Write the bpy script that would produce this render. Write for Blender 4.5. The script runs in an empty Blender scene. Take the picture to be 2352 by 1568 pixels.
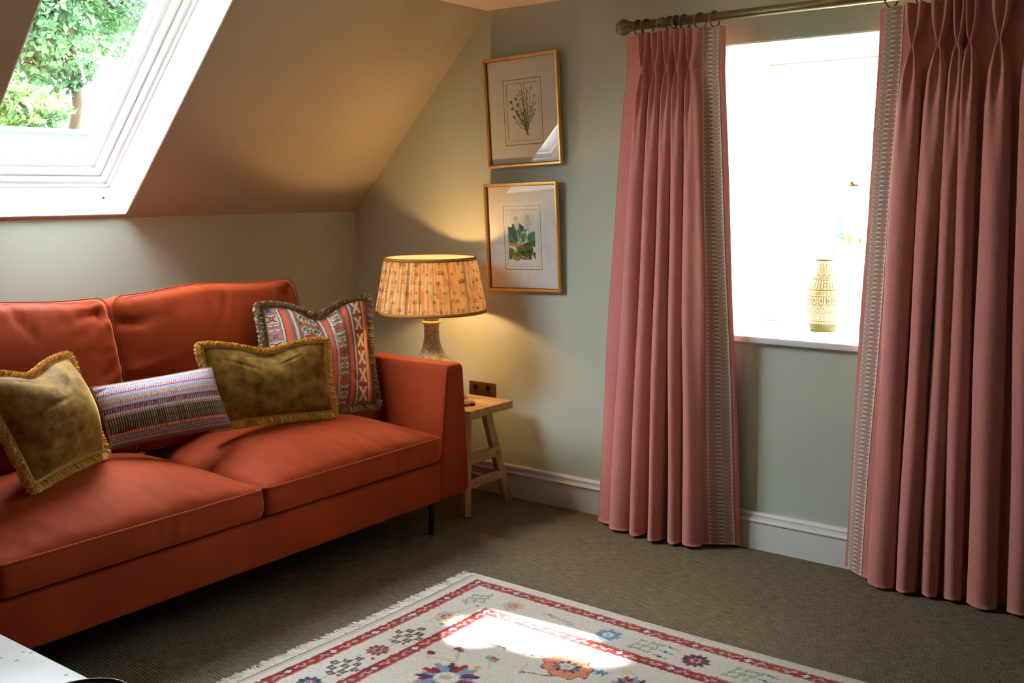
import bpy, math, random
import numpy as np
from mathutils import Matrix, Vector
random.seed(7); np.random.seed(7)
rng = np.random.RandomState(11)
S = bpy.context.scene
COL = S.collection
PI = math.pi

# ------------------------------------------------------------------ camera
cam = bpy.data.cameras.new('camera'); co = bpy.data.objects.new('camera', cam); COL.objects.link(co)
cam.sensor_width = 36; cam.sensor_fit = 'HORIZONTAL'; cam.lens = 2375.15 / 2352 * 36
cam.clip_start = 0.05; cam.clip_end = 200
_r = Vector((0.7964, 0.6048, -0.0067)).normalized(); _f = Vector((-0.5993, 0.7876, -0.1431)).normalized()
_u = _r.cross(_f).normalized(); _r = _f.cross(_u)
m = Matrix.Identity(4)
for i in range(3):
    m[i][0] = _r[i]; m[i][1] = _u[i]; m[i][2] = -_f[i]
m[0][3], m[1][3], m[2][3] = 4.0854, -3.9778, 1.5
co.matrix_world = m
S.camera = co

# ------------------------------------------------------------------ world, sun, exposure
W = bpy.data.worlds.new('sky'); S.world = W; W.use_nodes = True
bg = W.node_tree.nodes['Background']
bg.inputs[0].default_value = (0.86, 0.93, 1.0, 1); bg.inputs[1].default_value = 62.0
SUN = Vector((1.0, 0.16, -1.0)).normalized()
sl = bpy.data.lights.new('sun', 'SUN'); sl.energy = 110.0; sl.color = (1.0, 0.95, 0.86); sl.angle = math.radians(0.6)
so = bpy.data.objects.new('sun', sl); COL.objects.link(so); so.rotation_euler = SUN.to_track_quat('-Z', 'Y').to_euler()
so.location = (-6, -3, 9)
S.view_settings.view_transform = 'Standard'; S.view_settings.look = 'None'
S.view_settings.gamma = 1.0; S.view_settings.use_curve_mapping = False
S.view_settings.exposure = 0.0
S.cycles.use_denoising = True
S.cycles.max_bounces = 10; S.cycles.diffuse_bounces = 6; S.cycles.transparent_max_bounces = 16
S.cycles.sample_clamp_indirect = 8.0
S.cycles.caustics_reflective = False; S.cycles.caustics_refractive = False

# slope frame: s along the slope upwards, y along the room, n outwards
KN = 1.4009; KS = 1.02525
_l = math.hypot(1, KS); ST = (1 / _l, KS / _l); SN = (-KS / _l, 1 / _l)
def sp(s, y, n=0.0):
    return (s * ST[0] + n * SN[0], y, KN + s * ST[1] + n * SN[1])
def portal(name, loc, dirv, sx, sy, upv):
    l = bpy.data.lights.new(name, 'AREA'); l.shape = 'RECTANGLE'; l.size = sx; l.size_y = sy; l.cycles.is_portal = True
    o = bpy.data.objects.new(name, l); COL.objects.link(o)
    z = -Vector(dirv).normalized(); x = Vector(upv).cross(z).normalized(); y = z.cross(x)
    mm = Matrix.Identity(4)
    for i in range(3):
        mm[i][0] = x[i]; mm[i][1] = y[i]; mm[i][2] = z[i]; mm[i][3] = loc[i]
    o.matrix_world = mm
portal('skylight_portal', sp(0.6, -1.745, 0.33), (-SN[0], 0, -SN[1]), 0.8, 1.3, (ST[0], 0, ST[1]))
portal('sash_portal', (2.53, 0.66, 1.48), (0, -1, 0), 0.95, 1.3, (0, 0, 1))

# ------------------------------------------------------------------ helpers
def lin(c):
    return tuple((x / 255 / 12.92) if x / 255 <= 0.04045 else ((x / 255 + 0.055) / 1.055) ** 2.4 for x in c)
def L4(c): return tuple(lin(c)) + (1,)

class Nd:
    """tiny expression helper over math nodes"""
    def __init__(s, t, sock): s.t = t; s.s = sock
    def _op(s, op, *a):
        n = s.t.nodes.new('ShaderNodeMath'); n.operation = op
        for i, v in enumerate((s,) + a):
            if isinstance(v, Nd): s.t.links.new(v.s, n.inputs[i])
            else: n.inputs[i].default_value = v
        return Nd(s.t, n.outputs[0])
    def __add__(s, o): return s._op('ADD', o)
    def __radd__(s, o): return s._op('ADD', o)
    def __sub__(s, o): return s._op('SUBTRACT', o)
    def __rsub__(s, o): return (s * -1.0) + o
    def __mul__(s, o): return s._op('MULTIPLY', o)
    def __rmul__(s, o): return s._op('MULTIPLY', o)
    def abs(s): return s._op('ABSOLUTE')
    def frac(s): return s._op('FRACT')
    def floor(s): return s._op('FLOOR')
    def sin(s): return s._op('SINE')
    def sqrt(s): return s._op('SQRT')
    def max(s, o): return s._op('MAXIMUM', o)
    def min(s, o): return s._op('MINIMUM', o)
    def lt(s, o): return s._op('LESS_THAN', o)
    def gt(s, o): return s._op('GREATER_THAN', o)
class Mat:
    def __init__(s, name, rough=0.6, spec=0.3, metal=0.0, color=(200, 200, 200), sheen=0.0):
        s.m = bpy.data.materials.new(name); s.m.use_nodes = True; s.t = s.m.node_tree
        s.b = s.t.nodes['Principled BSDF']; s.out = s.t.nodes['Material Output']
        s.b.inputs['Roughness'].default_value = rough; s.b.inputs['Specular IOR Level'].default_value = spec
        s.b.inputs['Metallic'].default_value = metal; s.b.inputs['Base Color'].default_value = L4(color)
        if sheen: s.b.inputs['Sheen Weight'].default_value = sheen
    def node(s, t, **k):
        n = s.t.nodes.new(t)
        for a, b in k.items(): setattr(n, a, b)
        return n
    def link(s, a, b):
        s.t.links.new(a.s if isinstance(a, Nd) else a, b)
    def coord(s, kind='Object'):
        n = s.node('ShaderNodeTexCoord'); return n.outputs[kind]
    def xyz(s, kind='Object'):
        n = s.node('ShaderNodeSeparateXYZ'); s.link(s.coord(kind), n.inputs[0]); return [Nd(s.t, n.outputs[i]) for i in range(3)]
    def noise(s, scale, detail=3, vec=None, stretch=None, rough=0.5, kind='Object'):
        n = s.node('ShaderNodeTexNoise'); n.inputs['Scale'].default_value = scale; n.inputs['Detail'].default_value = detail
        n.inputs['Roughness'].default_value = rough
        v = vec or s.coord(kind)
        if stretch:
            mp = s.node('ShaderNodeMapping'); mp.inputs['Scale'].default_value = stretch; s.link(v, mp.inputs[0]); v = mp.outputs[0]
        s.link(v, n.inputs['Vector']); return Nd(s.t, n.outputs[0])
    def mix(s, fac, a, b, mode='MIX'):
        n = s.node('ShaderNodeMix'); n.data_type = 'RGBA'; n.blend_type = mode
        for v, k in ((fac, 0), (a, 6), (b, 7)):
            if isinstance(v, Nd): s.link(v, n.inputs[k])
            elif isinstance(v, tuple): n.inputs[k].default_value = L4(v)
            elif isinstance(v, (int, float)): n.inputs[k].default_value = v
            else: s.link(v, n.inputs[k])
        return n.outputs[2]
    def ramp(s, v, a, b, lo=0.0, hi=1.0):
        n = s.node('ShaderNodeMapRange'); n.inputs[1].default_value = a; n.inputs[2].default_value = b
        n.inputs[3].default_value = lo; n.inputs[4].default_value = hi; s.link(v, n.inputs[0]); return Nd(s.t, n.outputs[0])
    def col(s, v):
        if isinstance(v, tuple): s.b.inputs['Base Color'].default_value = L4(v)
        else: s.link(v, s.b.inputs['Base Color'])
        return s
    def bump(s, h, strength=0.3, dist=0.01):
        n = s.node('ShaderNodeBump'); n.inputs['Strength'].default_value = strength; n.inputs['Distance'].default_value = dist
        s.link(h, n.inputs['Height']); s.link(n.outputs[0], s.b.inputs['Normal']); return s
    def attr(s, name='Col'):
        n = s.node('ShaderNodeAttribute'); n.attribute_name = name; return n.outputs['Color']

def mk(name, V, F, mat, parent=None, color=None, uv=None, smooth=True, kind=None):
    me = bpy.data.meshes.new(name)
    V = np.asarray(V, dtype=np.float32)
    if isinstance(F, np.ndarray):
        k = F.shape[1]; nf = len(F)
        me.vertices.add(len(V)); me.vertices.foreach_set('co', V.ravel())
        me.loops.add(nf * k); me.loops.foreach_set('vertex_index', F.astype(np.int32).ravel())
        me.polygons.add(nf); me.polygons.foreach_set('loop_start', np.arange(0, nf * k, k, dtype=np.int32))
        me.update(calc_edges=True)
    else:
        me.from_pydata(V.tolist(), [], [list(map(int, f)) for f in F]); me.update()
    if smooth: me.polygons.foreach_set('use_smooth', np.ones(len(me.polygons), dtype=bool))
    if color is not None:
        a = me.color_attributes.new('Col', 'FLOAT_COLOR', 'POINT')
        c = np.ones((len(V), 4), dtype=np.float32); c[:, :3] = color; a.data.foreach_set('color', c.ravel())
    if uv is not None:
        ul = me.uv_layers.new(name='UVMap'); vi = np.zeros(len(me.loops), dtype=np.int32); me.loops.foreach_get('vertex_index', vi)
        ul.data.foreach_set('uv', np.asarray(uv, dtype=np.float32)[vi].ravel())
    me.validate()
    if mat: me.materials.append(mat.m if isinstance(mat, Mat) else mat)
    o = bpy.data.objects.new(name, me); COL.objects.link(o)
    if parent:
        o.parent = parent
        if parent.matrix_world != Matrix.Identity(4):
            o.matrix_parent_inverse = WORLD[parent.name].inverted() if parent.name in WORLD else Matrix.Identity(4)
    if kind: o['kind'] = kind
    return o
WORLD = {}
def thing(name, label, cat, loc=(0, 0, 0), group=None):
    o = bpy.data.objects.new(name, None); COL.objects.link(o); o.location = loc
    o['label'] = label; o['category'] = cat
    if group: o['group'] = group
    WORLD[o.name] = Matrix.Translation(loc); o.matrix_world = WORLD[o.name]
    return o
def tag(o, label, cat, group=None):
    o['label'] = label; o['category'] = cat
    if group: o['group'] = group
    return o
def struct(o): o['kind'] = 'structure'; return o

def gridF(nu, nv, wrap=False):
    i = np.arange(nu if wrap else nu - 1)[:, None]; j = np.arange(nv - 1)[None, :]
    i2 = (i + 1) % nu
    a = i * nv + j; b = i2 * nv + j
    return np.stack([a, b, b + 1, a + 1], -1).reshape(-1, 4)
def merge(parts):
    V = []; F = []; o = 0
    for v, f in parts:
        v = np.asarray(v, dtype=float); f = [tuple(int(i) + o for i in q) for q in f]
        V.append(v); F += f; o += len(v)
    return np.concatenate(V), F
def weld(V, F, dec=5):
    key = np.round(V, dec); _, idx, inv = np.unique(key, axis=0, return_index=True, return_inverse=True)
    inv = inv.reshape(-1)
    return V[idx], inv[F]
def rbox(h, r, n=(1, 1, 1), seg=3):
    """rounded box, half sizes h, radius r, n interior cuts -> V,F"""
    h = np.array(h, float); r = min(r, h.min() * 0.999)
    cs = []
    for k in range(3):
        a = -h[k] + r * (1 - np.cos(np.linspace(0, PI / 2, seg + 1)))
        mid = np.linspace(-h[k] + r, h[k] - r, n[k] + 1)
        c = np.concatenate([a[:-1], mid, -a[:-1][::-1]]); cs.append(c)
    Vs = []; Fs = []; o = 0
    for ax in range(3):
        u, v = [k for k in range(3) if k != ax]
        for sgn in (-1, 1):
            A, B = np.meshgrid(cs[u], cs[v], indexing='ij')
            P = np.zeros(A.shape + (3,)); P[..., u] = A; P[..., v] = B; P[..., ax] = sgn * h[ax]
            F = gridF(len(cs[u]), len(cs[v]))
            flip = (sgn > 0) == (ax == 1)
            if flip: F = F[:, ::-1]
            Vs.append(P.reshape(-1, 3)); Fs.append(F + o); o += A.size
    V = np.concatenate(Vs); F = np.concatenate(Fs)
    q = np.clip(V, -(h - r), h - r); d = V - q; l = np.linalg.norm(d, axis=1, keepdims=True); l[l == 0] = 1
    V2 = q + d / l * r
    return weld(V2, F)
def box(x0, x1, y0, y1, z0, z1, r=0.002, seg=2, n=(1, 1, 1)):
    V, F = rbox(((x1 - x0) / 2, (y1 - y0) / 2, (z1 - z0) / 2), r, n, seg)
    return V + np.array([(x0 + x1) / 2, (y0 + y1) / 2, (z0 + z1) / 2]), F
def hardbox(x0, x1, y0, y1, z0, z1):
    V = np.array([[x, y, z] for x in (x0, x1) for y in (y0, y1) for z in (z0, z1)], float)
    return V, [(0, 1, 3, 2), (4, 6, 7, 5), (0, 4, 5, 1), (2, 3, 7, 6), (0, 2, 6, 4), (1, 5, 7, 3)]
def hexa(P):
    """8 points: bottom 0..3 ccw, top 4..7"""
    return np.array(P, float), [(3, 2, 1, 0), (4, 5, 6, 7), (0, 1, 5, 4), (1, 2, 6, 5), (2, 3, 7, 6), (3, 0, 4, 7)]
def bar(p, q, w, d, up=(0, 0, 1), r=0.003):
    """rounded bar from p to q with section w (side) x d (along up)"""
    p = np.array(p, float); q = np.array(q, float); ln = np.linalg.norm(q - p); z = (q - p) / ln
    up = np.array(up, float); x = np.cross(up, z); x /= np.linalg.norm(x); y = np.cross(z, x)
    V, F = rbox((w / 2, d / 2, ln / 2), r, (1, 1, 1), 2)
    return V[:, :1] * x + V[:, 1:2] * y + V[:, 2:] * z + (p + q) / 2, F
def tube(pts, r, n=8, closed=False, cap=True):
    pts = np.array(pts, float); m = len(pts); rr = np.broadcast_to(np.array(r, float), (m,))
    t = np.roll(pts, -1, 0) - np.roll(pts, 1, 0)
    if not closed: t[0] = pts[1] - pts[0]; t[-1] = pts[-1] - pts[-2]
    t /= np.linalg.norm(t, axis=1, keepdims=True)
    a = np.array([0, 0, 1.0]) if abs(t[0][2]) < 0.9 else np.array([1.0, 0, 0])
    V = []
    x = np.cross(t[0], a); x /= np.linalg.norm(x)
    for k in range(m):
        x = x - t[k] * (x @ t[k]); x /= np.linalg.norm(x); y = np.cross(t[k], x)
        for j in range(n):
            an = 2 * PI * j / n; V.append(pts[k] + rr[k] * (math.cos(an) * x + math.sin(an) * y))
    F = []
    for k in range(m if closed else m - 1):
        k2 = (k + 1) % m
        for j in range(n):
            j2 = (j + 1) % n; F.append((k * n + j, k * n + j2, k2 * n + j2, k2 * n + j))
    if cap and not closed:
        F.append(tuple(range(n))[::-1]); F.append(tuple((m - 1) * n + j for j in range(n)))
    return np.array(V), F
def lathe(prof, n=48, cx=0, cy=0, cap=True):
    V = []; F = []; m = len(prof)
    for j in range(n):
        a = 2 * PI * j / n
        for (r, z) in prof: V.append((cx + r * math.cos(a), cy + r * math.sin(a), z))
    for j in range(n):
        j2 = (j + 1) % n
        for k in range(m - 1): F.append((j * m + k, j2 * m + k, j2 * m + k + 1, j * m + k + 1))
    if cap:
        F.append(tuple(j * m for j in range(n))[::-1]); F.append(tuple(j * m + m - 1 for j in range(n)))
    return np.array(V), F
def catmull(P, sub):
    """P (k,dim) -> smooth curve"""
    P = np.asarray(P, float); k = len(P); Q = np.concatenate([2 * P[:1] - P[1:2], P, 2 * P[-1:] - P[-2:-1]])
    t = np.linspace(0, 1, sub, endpoint=False)[:, None]; out = []
    for i in range(k - 1):
        a, b, c, d = Q[i], Q[i + 1], Q[i + 2], Q[i + 3]
        out.append(0.5 * (2 * b + (c - a) * t + (2 * a - 5 * b + 4 * c - d) * t ** 2 + (-a + 3 * b - 3 * c + d) * t ** 3))
    out.append(P[-1:]); return np.concatenate(out)

class Canvas:
    """a painted cloth or sheet: colours per cell in linear rgb, later carried by the mesh vertices"""
    def __init__(s, w, h, res, bg):
        s.w = w; s.h = h; s.nx = int(w / res); s.ny = int(h / res); s.a = np.zeros((s.nx, s.ny, 3)); s.a[:] = lin(bg)
        s.X = (np.arange(s.nx) + .5) * w / s.nx; s.Y = (np.arange(s.ny) + .5) * h / s.ny
    def _bb(s, x0, x1, y0, y1):
        i0 = max(0, int(x0 / s.w * s.nx) - 1); i1 = min(s.nx, int(x1 / s.w * s.nx) + 2)
        j0 = max(0, int(y0 / s.h * s.ny) - 1); j1 = min(s.ny, int(y1 / s.h * s.ny) + 2)
        if i1 <= i0 or j1 <= j0: return None
        X, Y = np.meshgrid(s.X[i0:i1], s.Y[j0:j1], indexing='ij'); return slice(i0, i1), slice(j0, j1), X, Y
    def _put(s, bb, mk_, c, al=1.0):
        v = s.a[bb[0], bb[1]]; v[mk_] = v[mk_] * (1 - al) + np.array(lin(c)) * al
    def rect(s, x0, y0, x1, y1, c, al=1.0):
        bb = s._bb(x0, x1, y0, y1)
        if bb: s._put(bb, (bb[2] >= x0) & (bb[2] <= x1) & (bb[3] >= y0) & (bb[3] <= y1), c, al)
    def frame(s, x0, y0, x1, y1, t, c, al=1.0):
        s.rect(x0, y0, x1, y0 + t, c, al); s.rect(x0, y1 - t, x1, y1, c, al); s.rect(x0, y0, x0 + t, y1, c, al); s.rect(x1 - t, y0, x1, y1, c, al)
    def ell(s, cx, cy, rx, ry, c, rot=0.0, al=1.0, wob=0, n=0):
        R = max(rx, ry) * (1 + wob); bb = s._bb(cx - R, cx + R, cy - R, cy + R)
        if not bb: return
        dx = bb[2] - cx; dy = bb[3] - cy; ca, sa = math.cos(rot), math.sin(rot); u = (dx * ca + dy * sa) / rx; v = (-dx * sa + dy * ca) / ry
        rr = np.hypot(u, v); lim = 1 + (wob * np.cos(n * np.arctan2(v, u)) if wob else 0)
        s._put(bb, rr <= lim, c, al)
    def line(s, x0, y0, x1, y1, w, c, al=1.0):
        bb = s._bb(min(x0, x1) - w, max(x0, x1) + w, min(y0, y1) - w, max(y0, y1) + w)
        if not bb: return
        dx, dy = x1 - x0, y1 - y0; L = max(dx * dx + dy * dy, 1e-12)
        t = np.clip(((bb[2] - x0) * dx + (bb[3] - y0) * dy) / L, 0, 1)
        s._put(bb, np.hypot(bb[2] - x0 - t * dx, bb[3] - y0 - t * dy) <= w / 2, c, al)
    def path(s, pts, w, c, al=1.0):
        for a, b in zip(pts[:-1], pts[1:]): s.line(a[0], a[1], b[0], b[1], w, c, al)
    def poly(s, pts, c, al=1.0):
        xs = [p[0] for p in pts]; ys = [p[1] for p in pts]; bb = s._bb(min(xs), max(xs), min(ys), max(ys))
        if not bb: return
        ins = np.zeros(bb[2].shape, bool); n = len(pts)
        for i in range(n):
            (xa, ya), (xb, yb) = pts[i], pts[(i + 1) % n]
            if ya == yb: continue
            cr = ((ya > bb[3]) != (yb > bb[3])) & (bb[2] < (xb - xa) * (bb[3] - ya) / (yb - ya) + xa); ins ^= cr
        s._put(bb, ins, c, al)
    def diamond(s, cx, cy, rx, ry, c, al=1.0): s.poly([(cx - rx, cy), (cx, cy - ry), (cx + rx, cy), (cx, cy + ry)], c, al)
    def noise(s, amp):
        s.a *= 1 + amp * (rng.rand(s.nx, s.ny, 1) - .5)
    def sample(s, u, v):
        i = np.clip((u * s.nx).astype(int), 0, s.nx - 1); j = np.clip((v * s.ny).astype(int), 0, s.ny - 1); return s.a[i, j]

# ------------------------------------------------------------------ materials
def paint(name, c, bumpk=0.05):
    M = Mat(name, 0.75, 0.25); n = M.noise(2.5, 4); M.col(M.mix(M.ramp(n, .3, .7), c, tuple(int(x * 0.965) for x in c)))
    M.bump(M.noise(160, 3), bumpk, 0.002); return M
m_wall = paint('sage_wall_paint', (189, 197, 182))
m_slope = paint('bounce_warmed_slope_paint', (178, 169, 148))  # sage wall paint, its colour warmed for light bounced from sofa and lamp
m_wall2 = paint('dark_sage_fill_cut_paint', (104, 110, 96))  # sage darkened on the unseen walls to cut their bounced fill light
m_ceil = paint('ceiling_paint', (214, 200, 182))
m_white = paint('white_gloss_paint', (226, 224, 222), 0.02); m_white.b.inputs['Roughness'].default_value = 0.35
m_reveal = paint('white_reveal_plaster', (246, 246, 245))
m_frame = Mat('white_window_frame', 0.3, 0.4, color=(246, 247, 250))

m_carpet = Mat('woven_wool_carpet', 0.95, 0.08)
X, Y, Z = m_carpet.xyz()
cyc = 2 * PI / 0.0115
row = (Y * cyc + X * (cyc * 0.12)).sin(); colw = (X * (2 * PI / 0.0085) + (Y * (1 / 0.0115)).floor() * PI).sin()
weave = m_carpet.ramp(row * 0.42 + colw * 0.45, -0.8, 0.8)
nn = m_carpet.noise(70, 4, stretch=(0.35, 1.4, 1)); n2 = m_carpet.noise(3, 3)
f = weave * 0.5 + nn * 0.9 - 0.2
m_carpet.col(m_carpet.mix(f, (46, 38, 28), (146, 131, 107)))
m_carpet.bump(weave + nn * 0.6, 0.6, 0.004)

def velvet(name, c, c2, sc=5, sheen=0.6, tint=None):
    M = Mat(name, 0.75, 0.12, sheen=sheen)
    n = M.noise(sc, 4, rough=0.6); M.col(M.mix(M.ramp(n, .35, .65), c, c2))
    M.b.inputs['Sheen Roughness'].default_value = 0.35
    if tint: M.b.inputs['Sheen Tint'].default_value = L4(tint)
    M.bump(M.noise(9, 3) * 1.0 + M.noise(420, 2) * 0.06, 0.25, 0.012)
    return M
m_orange = velvet('burnt_orange_velvet', (141, 50, 18), (127, 43, 14), 4, 0.65, (255, 146, 90))
m_gold = velvet('gold_velvet', (84, 54, 13), (136, 101, 44), 20, 0.8, (240, 200, 120))
m_goldf = Mat('gold_fringe', 0.7, 0.2, sheen=0.4); m_goldf.col(m_goldf.attr())
m_greyf = Mat('mixed_grey_fringe', 0.8, 0.1); m_greyf.col(m_greyf.attr())
m_vcol = Mat('woven_pattern', 0.9, 0.08); m_vcol.col(m_vcol.attr()); m_vcol.bump(m_vcol.noise(380, 2), 0.4, 0.003)
m_rug = Mat('rug_pile', 0.95, 0.05, sheen=0.2); m_rug.col(m_rug.mix(m_rug.noise(260, 2) * 0.5, m_rug.attr(), (150, 140, 130), 'MULTIPLY')); m_rug.bump(m_rug.noise(260, 3), 0.7, 0.005)
m_rugf = Mat('cream_cotton_fringe', 0.9, 0.05); m_rugf.col(m_rugf.attr())
m_print = Mat('printed_paper', 0.8, 0.1); m_print.col(m_print.attr())
m_bronze = Mat('antique_bronze', 0.38, 0.5, metal=0.75, color=(92, 76, 54)); m_bronze.col(m_bronze.mix(m_bronze.noise(30, 3), (104, 88, 66), (128, 110, 84)))
m_gilt = Mat('gilt_frame', 0.34, 0.5, metal=0.85, color=(214, 166, 84)); m_gilt.col(m_gilt.mix(m_gilt.noise(60, 4, stretch=(1, 1, .3)), (196, 144, 66), (232, 190, 112)))
m_gilt2 = Mat('dark_gilt_edge', 0.5, 0.4, metal=0.5, color=(110, 70, 32))
m_brass = Mat('aged_brass', 0.4, 0.5, metal=0.8, color=(128, 98, 56))
m_black = Mat('black_plastic', 0.4, 0.4, color=(22, 20, 20))
m_darkmetal = Mat('dark_metal', 0.45, 0.4, metal=0.5, color=(38, 30, 26))
m_oak = Mat('pale_oak', 0.55, 0.25)
g = m_oak.noise(14, 5, stretch=(0.35, 3.5, 3.5)); m_oak.col(m_oak.mix(m_oak.ramp(g, .3, .7), (196, 160, 112), (158, 122, 78))); m_oak.bump(g, 0.15, 0.003)
m_oakv = Mat('pale_oak_upright', 0.55, 0.25)
g = m_oakv.noise(14, 5, stretch=(3.5, 3.5, 0.35)); m_oakv.col(m_oakv.mix(m_oakv.ramp(g, .3, .7), (192, 156, 108), (156, 120, 76))); m_oakv.bump(g, 0.15, 0.003)
m_marble = Mat('pale_stone', 0.35, 0.4)
sp1 = m_marble.noise(5, 5); vo = m_marble.node('ShaderNodeTexVoronoi'); vo.inputs['Scale'].default_value = 26; m_marble.link(m_marble.coord(), vo.inputs['Vector'])
m_marble.col(m_marble.mix(Nd(m_marble.t, vo.outputs['Distance']).lt(0.16) * m_marble.noise(9, 2).gt(0.42), m_marble.mix(m_marble.ramp(sp1, .4, .65), (176, 172, 168), (200, 198, 194)), (104, 98, 96)))
m_teal = Mat('teal_cloth', 0.6, 0.3, color=(92, 142, 140))
m_dish = Mat('dark_glazed_dish', 0.25, 0.5, color=(46, 30, 40))
m_dishrim = Mat('pale_dish_rim', 0.3, 0.5, color=(150, 160, 140))

# linen for the curtains
m_linen = Mat('rose_linen', 0.85, 0.12, sheen=0.25)
a = m_linen.noise(34, 3, stretch=(1, 1, 22)); b_ = m_linen.noise(300, 2, stretch=(1, 1, .06))
m_linen.col(m_linen.mix(m_linen.ramp(a * 0.65 + b_ * 0.35, .35, .65), (200, 129, 121), (181, 112, 104)))
m_linen.bump(a + m_linen.noise(500, 2) * 0.5, 0.18, 0.002)
m_lining = Mat('cream_lining', 0.9, 0.1, color=(214, 196, 178))
# braid: leaf motifs either side of a chain
m_braid = Mat('woven_leaf_braid', 0.9, 0.08)
uvn = m_braid.node('ShaderNodeSeparateXYZ'); m_braid.link(m_braid.coord('UV'), uvn.inputs[0])
U = Nd(m_braid.t, uvn.outputs[0]); Vv = Nd(m_braid.t, uvn.outputs[1])
side = (U - 0.5).abs(); vv = (Vv.frac() - 0.5).abs()              # side 0..0.5
q = (side - 0.240) * (1 / 0.205); leaf = ((1.0 - q * q).max(0.0).sqrt()) * 0.455      # half height of the leaf
lf = leaf.gt(vv); inner = (leaf - 0.11).gt(vv)
speck = (U * 95).sin().gt(0.1) * (Vv * 12.566).sin().gt(-0.2) * U.gt(0.5)
base = m_braid.mix(m_braid.noise(200, 2), (214, 204, 188), (192, 182, 168))
leafc = m_braid.mix(inner, (146, 98, 88), m_braid.mix(speck, (172, 132, 120), (214, 200, 190)))
c1 = m_braid.mix(lf, base, leafc)
chain = side.lt(0.04) * (Vv.frac() - 0.5).abs().lt(0.28)
c2 = m_braid.mix(chain, c1, (120, 118, 106))
m_braid.col(c2); m_braid.bump(lf * 0.5 + m_braid.noise(500, 2) * 0.4, 0.4, 0.002)

def thin_glass(name, refl=1.0, rough=0.0, tint=(250, 252, 252)):
    M = Mat(name); t = M.t; t.nodes.remove(M.b)
    tr = M.node('ShaderNodeBsdfTransparent'); tr.inputs[0].default_value = L4(tint)
    gl = M.node('ShaderNodeBsdfGlossy'); gl.inputs['Roughness'].default_value = rough; gl.inputs[0].default_value = (refl, refl, refl, 1)
    lw = M.node('ShaderNodeLayerWeight'); lw.inputs[0].default_value = .5
    fr = Nd(t, lw.outputs['Facing'])._op('POWER', 5.0) * .94 + .045          # Schlick, the same from either side
    mx = M.node('ShaderNodeMixShader'); M.link(fr, mx.inputs[0]); M.link(tr.outputs[0], mx.inputs[1]); M.link(gl.outputs[0], mx.inputs[2])
    M.link(mx.outputs[0], M.out.inputs[0]); return M
m_pane = thin_glass('window_glass'); m_pglass = thin_glass('picture_glass')

# ------------------------------------------------------------------ room shell
RX, RY, CZ = 6.6, -7.6, 2.3507
TS = (CZ - KN) / ST[1]                       # slope length to the ceiling
struct(mk('floor', *hardbox(-0.3, RX + .1, RY - .1, 0.6, -0.12, 0.0), m_carpet, smooth=False))
WX0, WX1, WZ0, WZ1 = 2.125, 2.945, 0.875, 2.087
wall = merge([hardbox(-0.35, WX0, 0, 0.62, 0, 2.7), hardbox(WX1, RX + .1, 0, 0.62, 0, 2.7), hardbox(WX0, WX1, 0, 0.62, 0, WZ0),
              hexa([(WX0, 0, WZ1), (WX1, 0, WZ1), (WX1, .62, WZ1 - .03), (WX0, .62, WZ1 - .03), (WX0, 0, 2.7), (WX1, 0, 2.7), (WX1, .62, 2.7), (WX0, .62, 2.7)])])
wf = struct(mk('wall_far', *wall, m_wall, smooth=False))
struct(mk('wall_left', *hardbox(-0.30, 0, RY, 0.0, 0, KN), m_wall, smooth=False))
struct(mk('wall_right', *hardbox(RX, RX + .1, RY, 0.0, 0, CZ), m_wall2, smooth=False))
struct(mk('wall_near', *hardbox(-.3, RX, RY - .1, RY, 0, CZ + .3), m_wall2, smooth=False))
struct(mk('ceiling', *hardbox(ST[0] * TS, RX, RY, 0.0, CZ, CZ + .12), m_ceil, smooth=False))
# sloping ceiling with the skylight opening
SY0, SY1, S0, S1 = -2.105, -1.384, 0.015, 1.19
def sbox(s0, s1, y0, y1, n0, n1):
    return hexa([sp(s0, y0, n0), sp(s1, y0, n0), sp(s1, y1, n0), sp(s0, y1, n0), sp(s0, y0, n1), sp(s1, y0, n1), sp(s1, y1, n1), sp(s0, y1, n1)])
def sring(s0, s1, y0, y1, w, n0, n1):
    return [sbox(s0, s0 + w, y0, y1, n0, n1), sbox(s1 - w, s1, y0, y1, n0, n1), sbox(s0 + w, s1 - w, y0, y0 + w, n0, n1), sbox(s0 + w, s1 - w, y1 - w, y1, n0, n1)]
slope = merge([sbox(-0.2, TS + .2, RY, SY0, 0, .34), sbox(-0.2, TS + .2, SY1, 0, 0, .34), sbox(-0.2, S0, SY0, SY1, 0.0, .34), sbox(S1, TS + .2, SY0, SY1, 0, .34)])
# trim the slope where it would dip below the ceiling or the knee wall
V = slope[0].copy()
for i in range(len(V)):
    s_ = V[i][0] * ST[0] + (V[i][2] - KN) * ST[1]; n_ = V[i][0] * SN[0] + (V[i][2] - KN) * SN[1]
    if s_ < -0.1: V[i] = sp(0.0 if n_ < .1 else -.14, V[i][1], n_)
    if s_ > TS + .1: V[i] = sp(TS if n_ < .1 else TS + .14, V[i][1], n_)
struct(mk('ceiling_slope', V, slope[1], m_slope, smooth=False))
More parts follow.
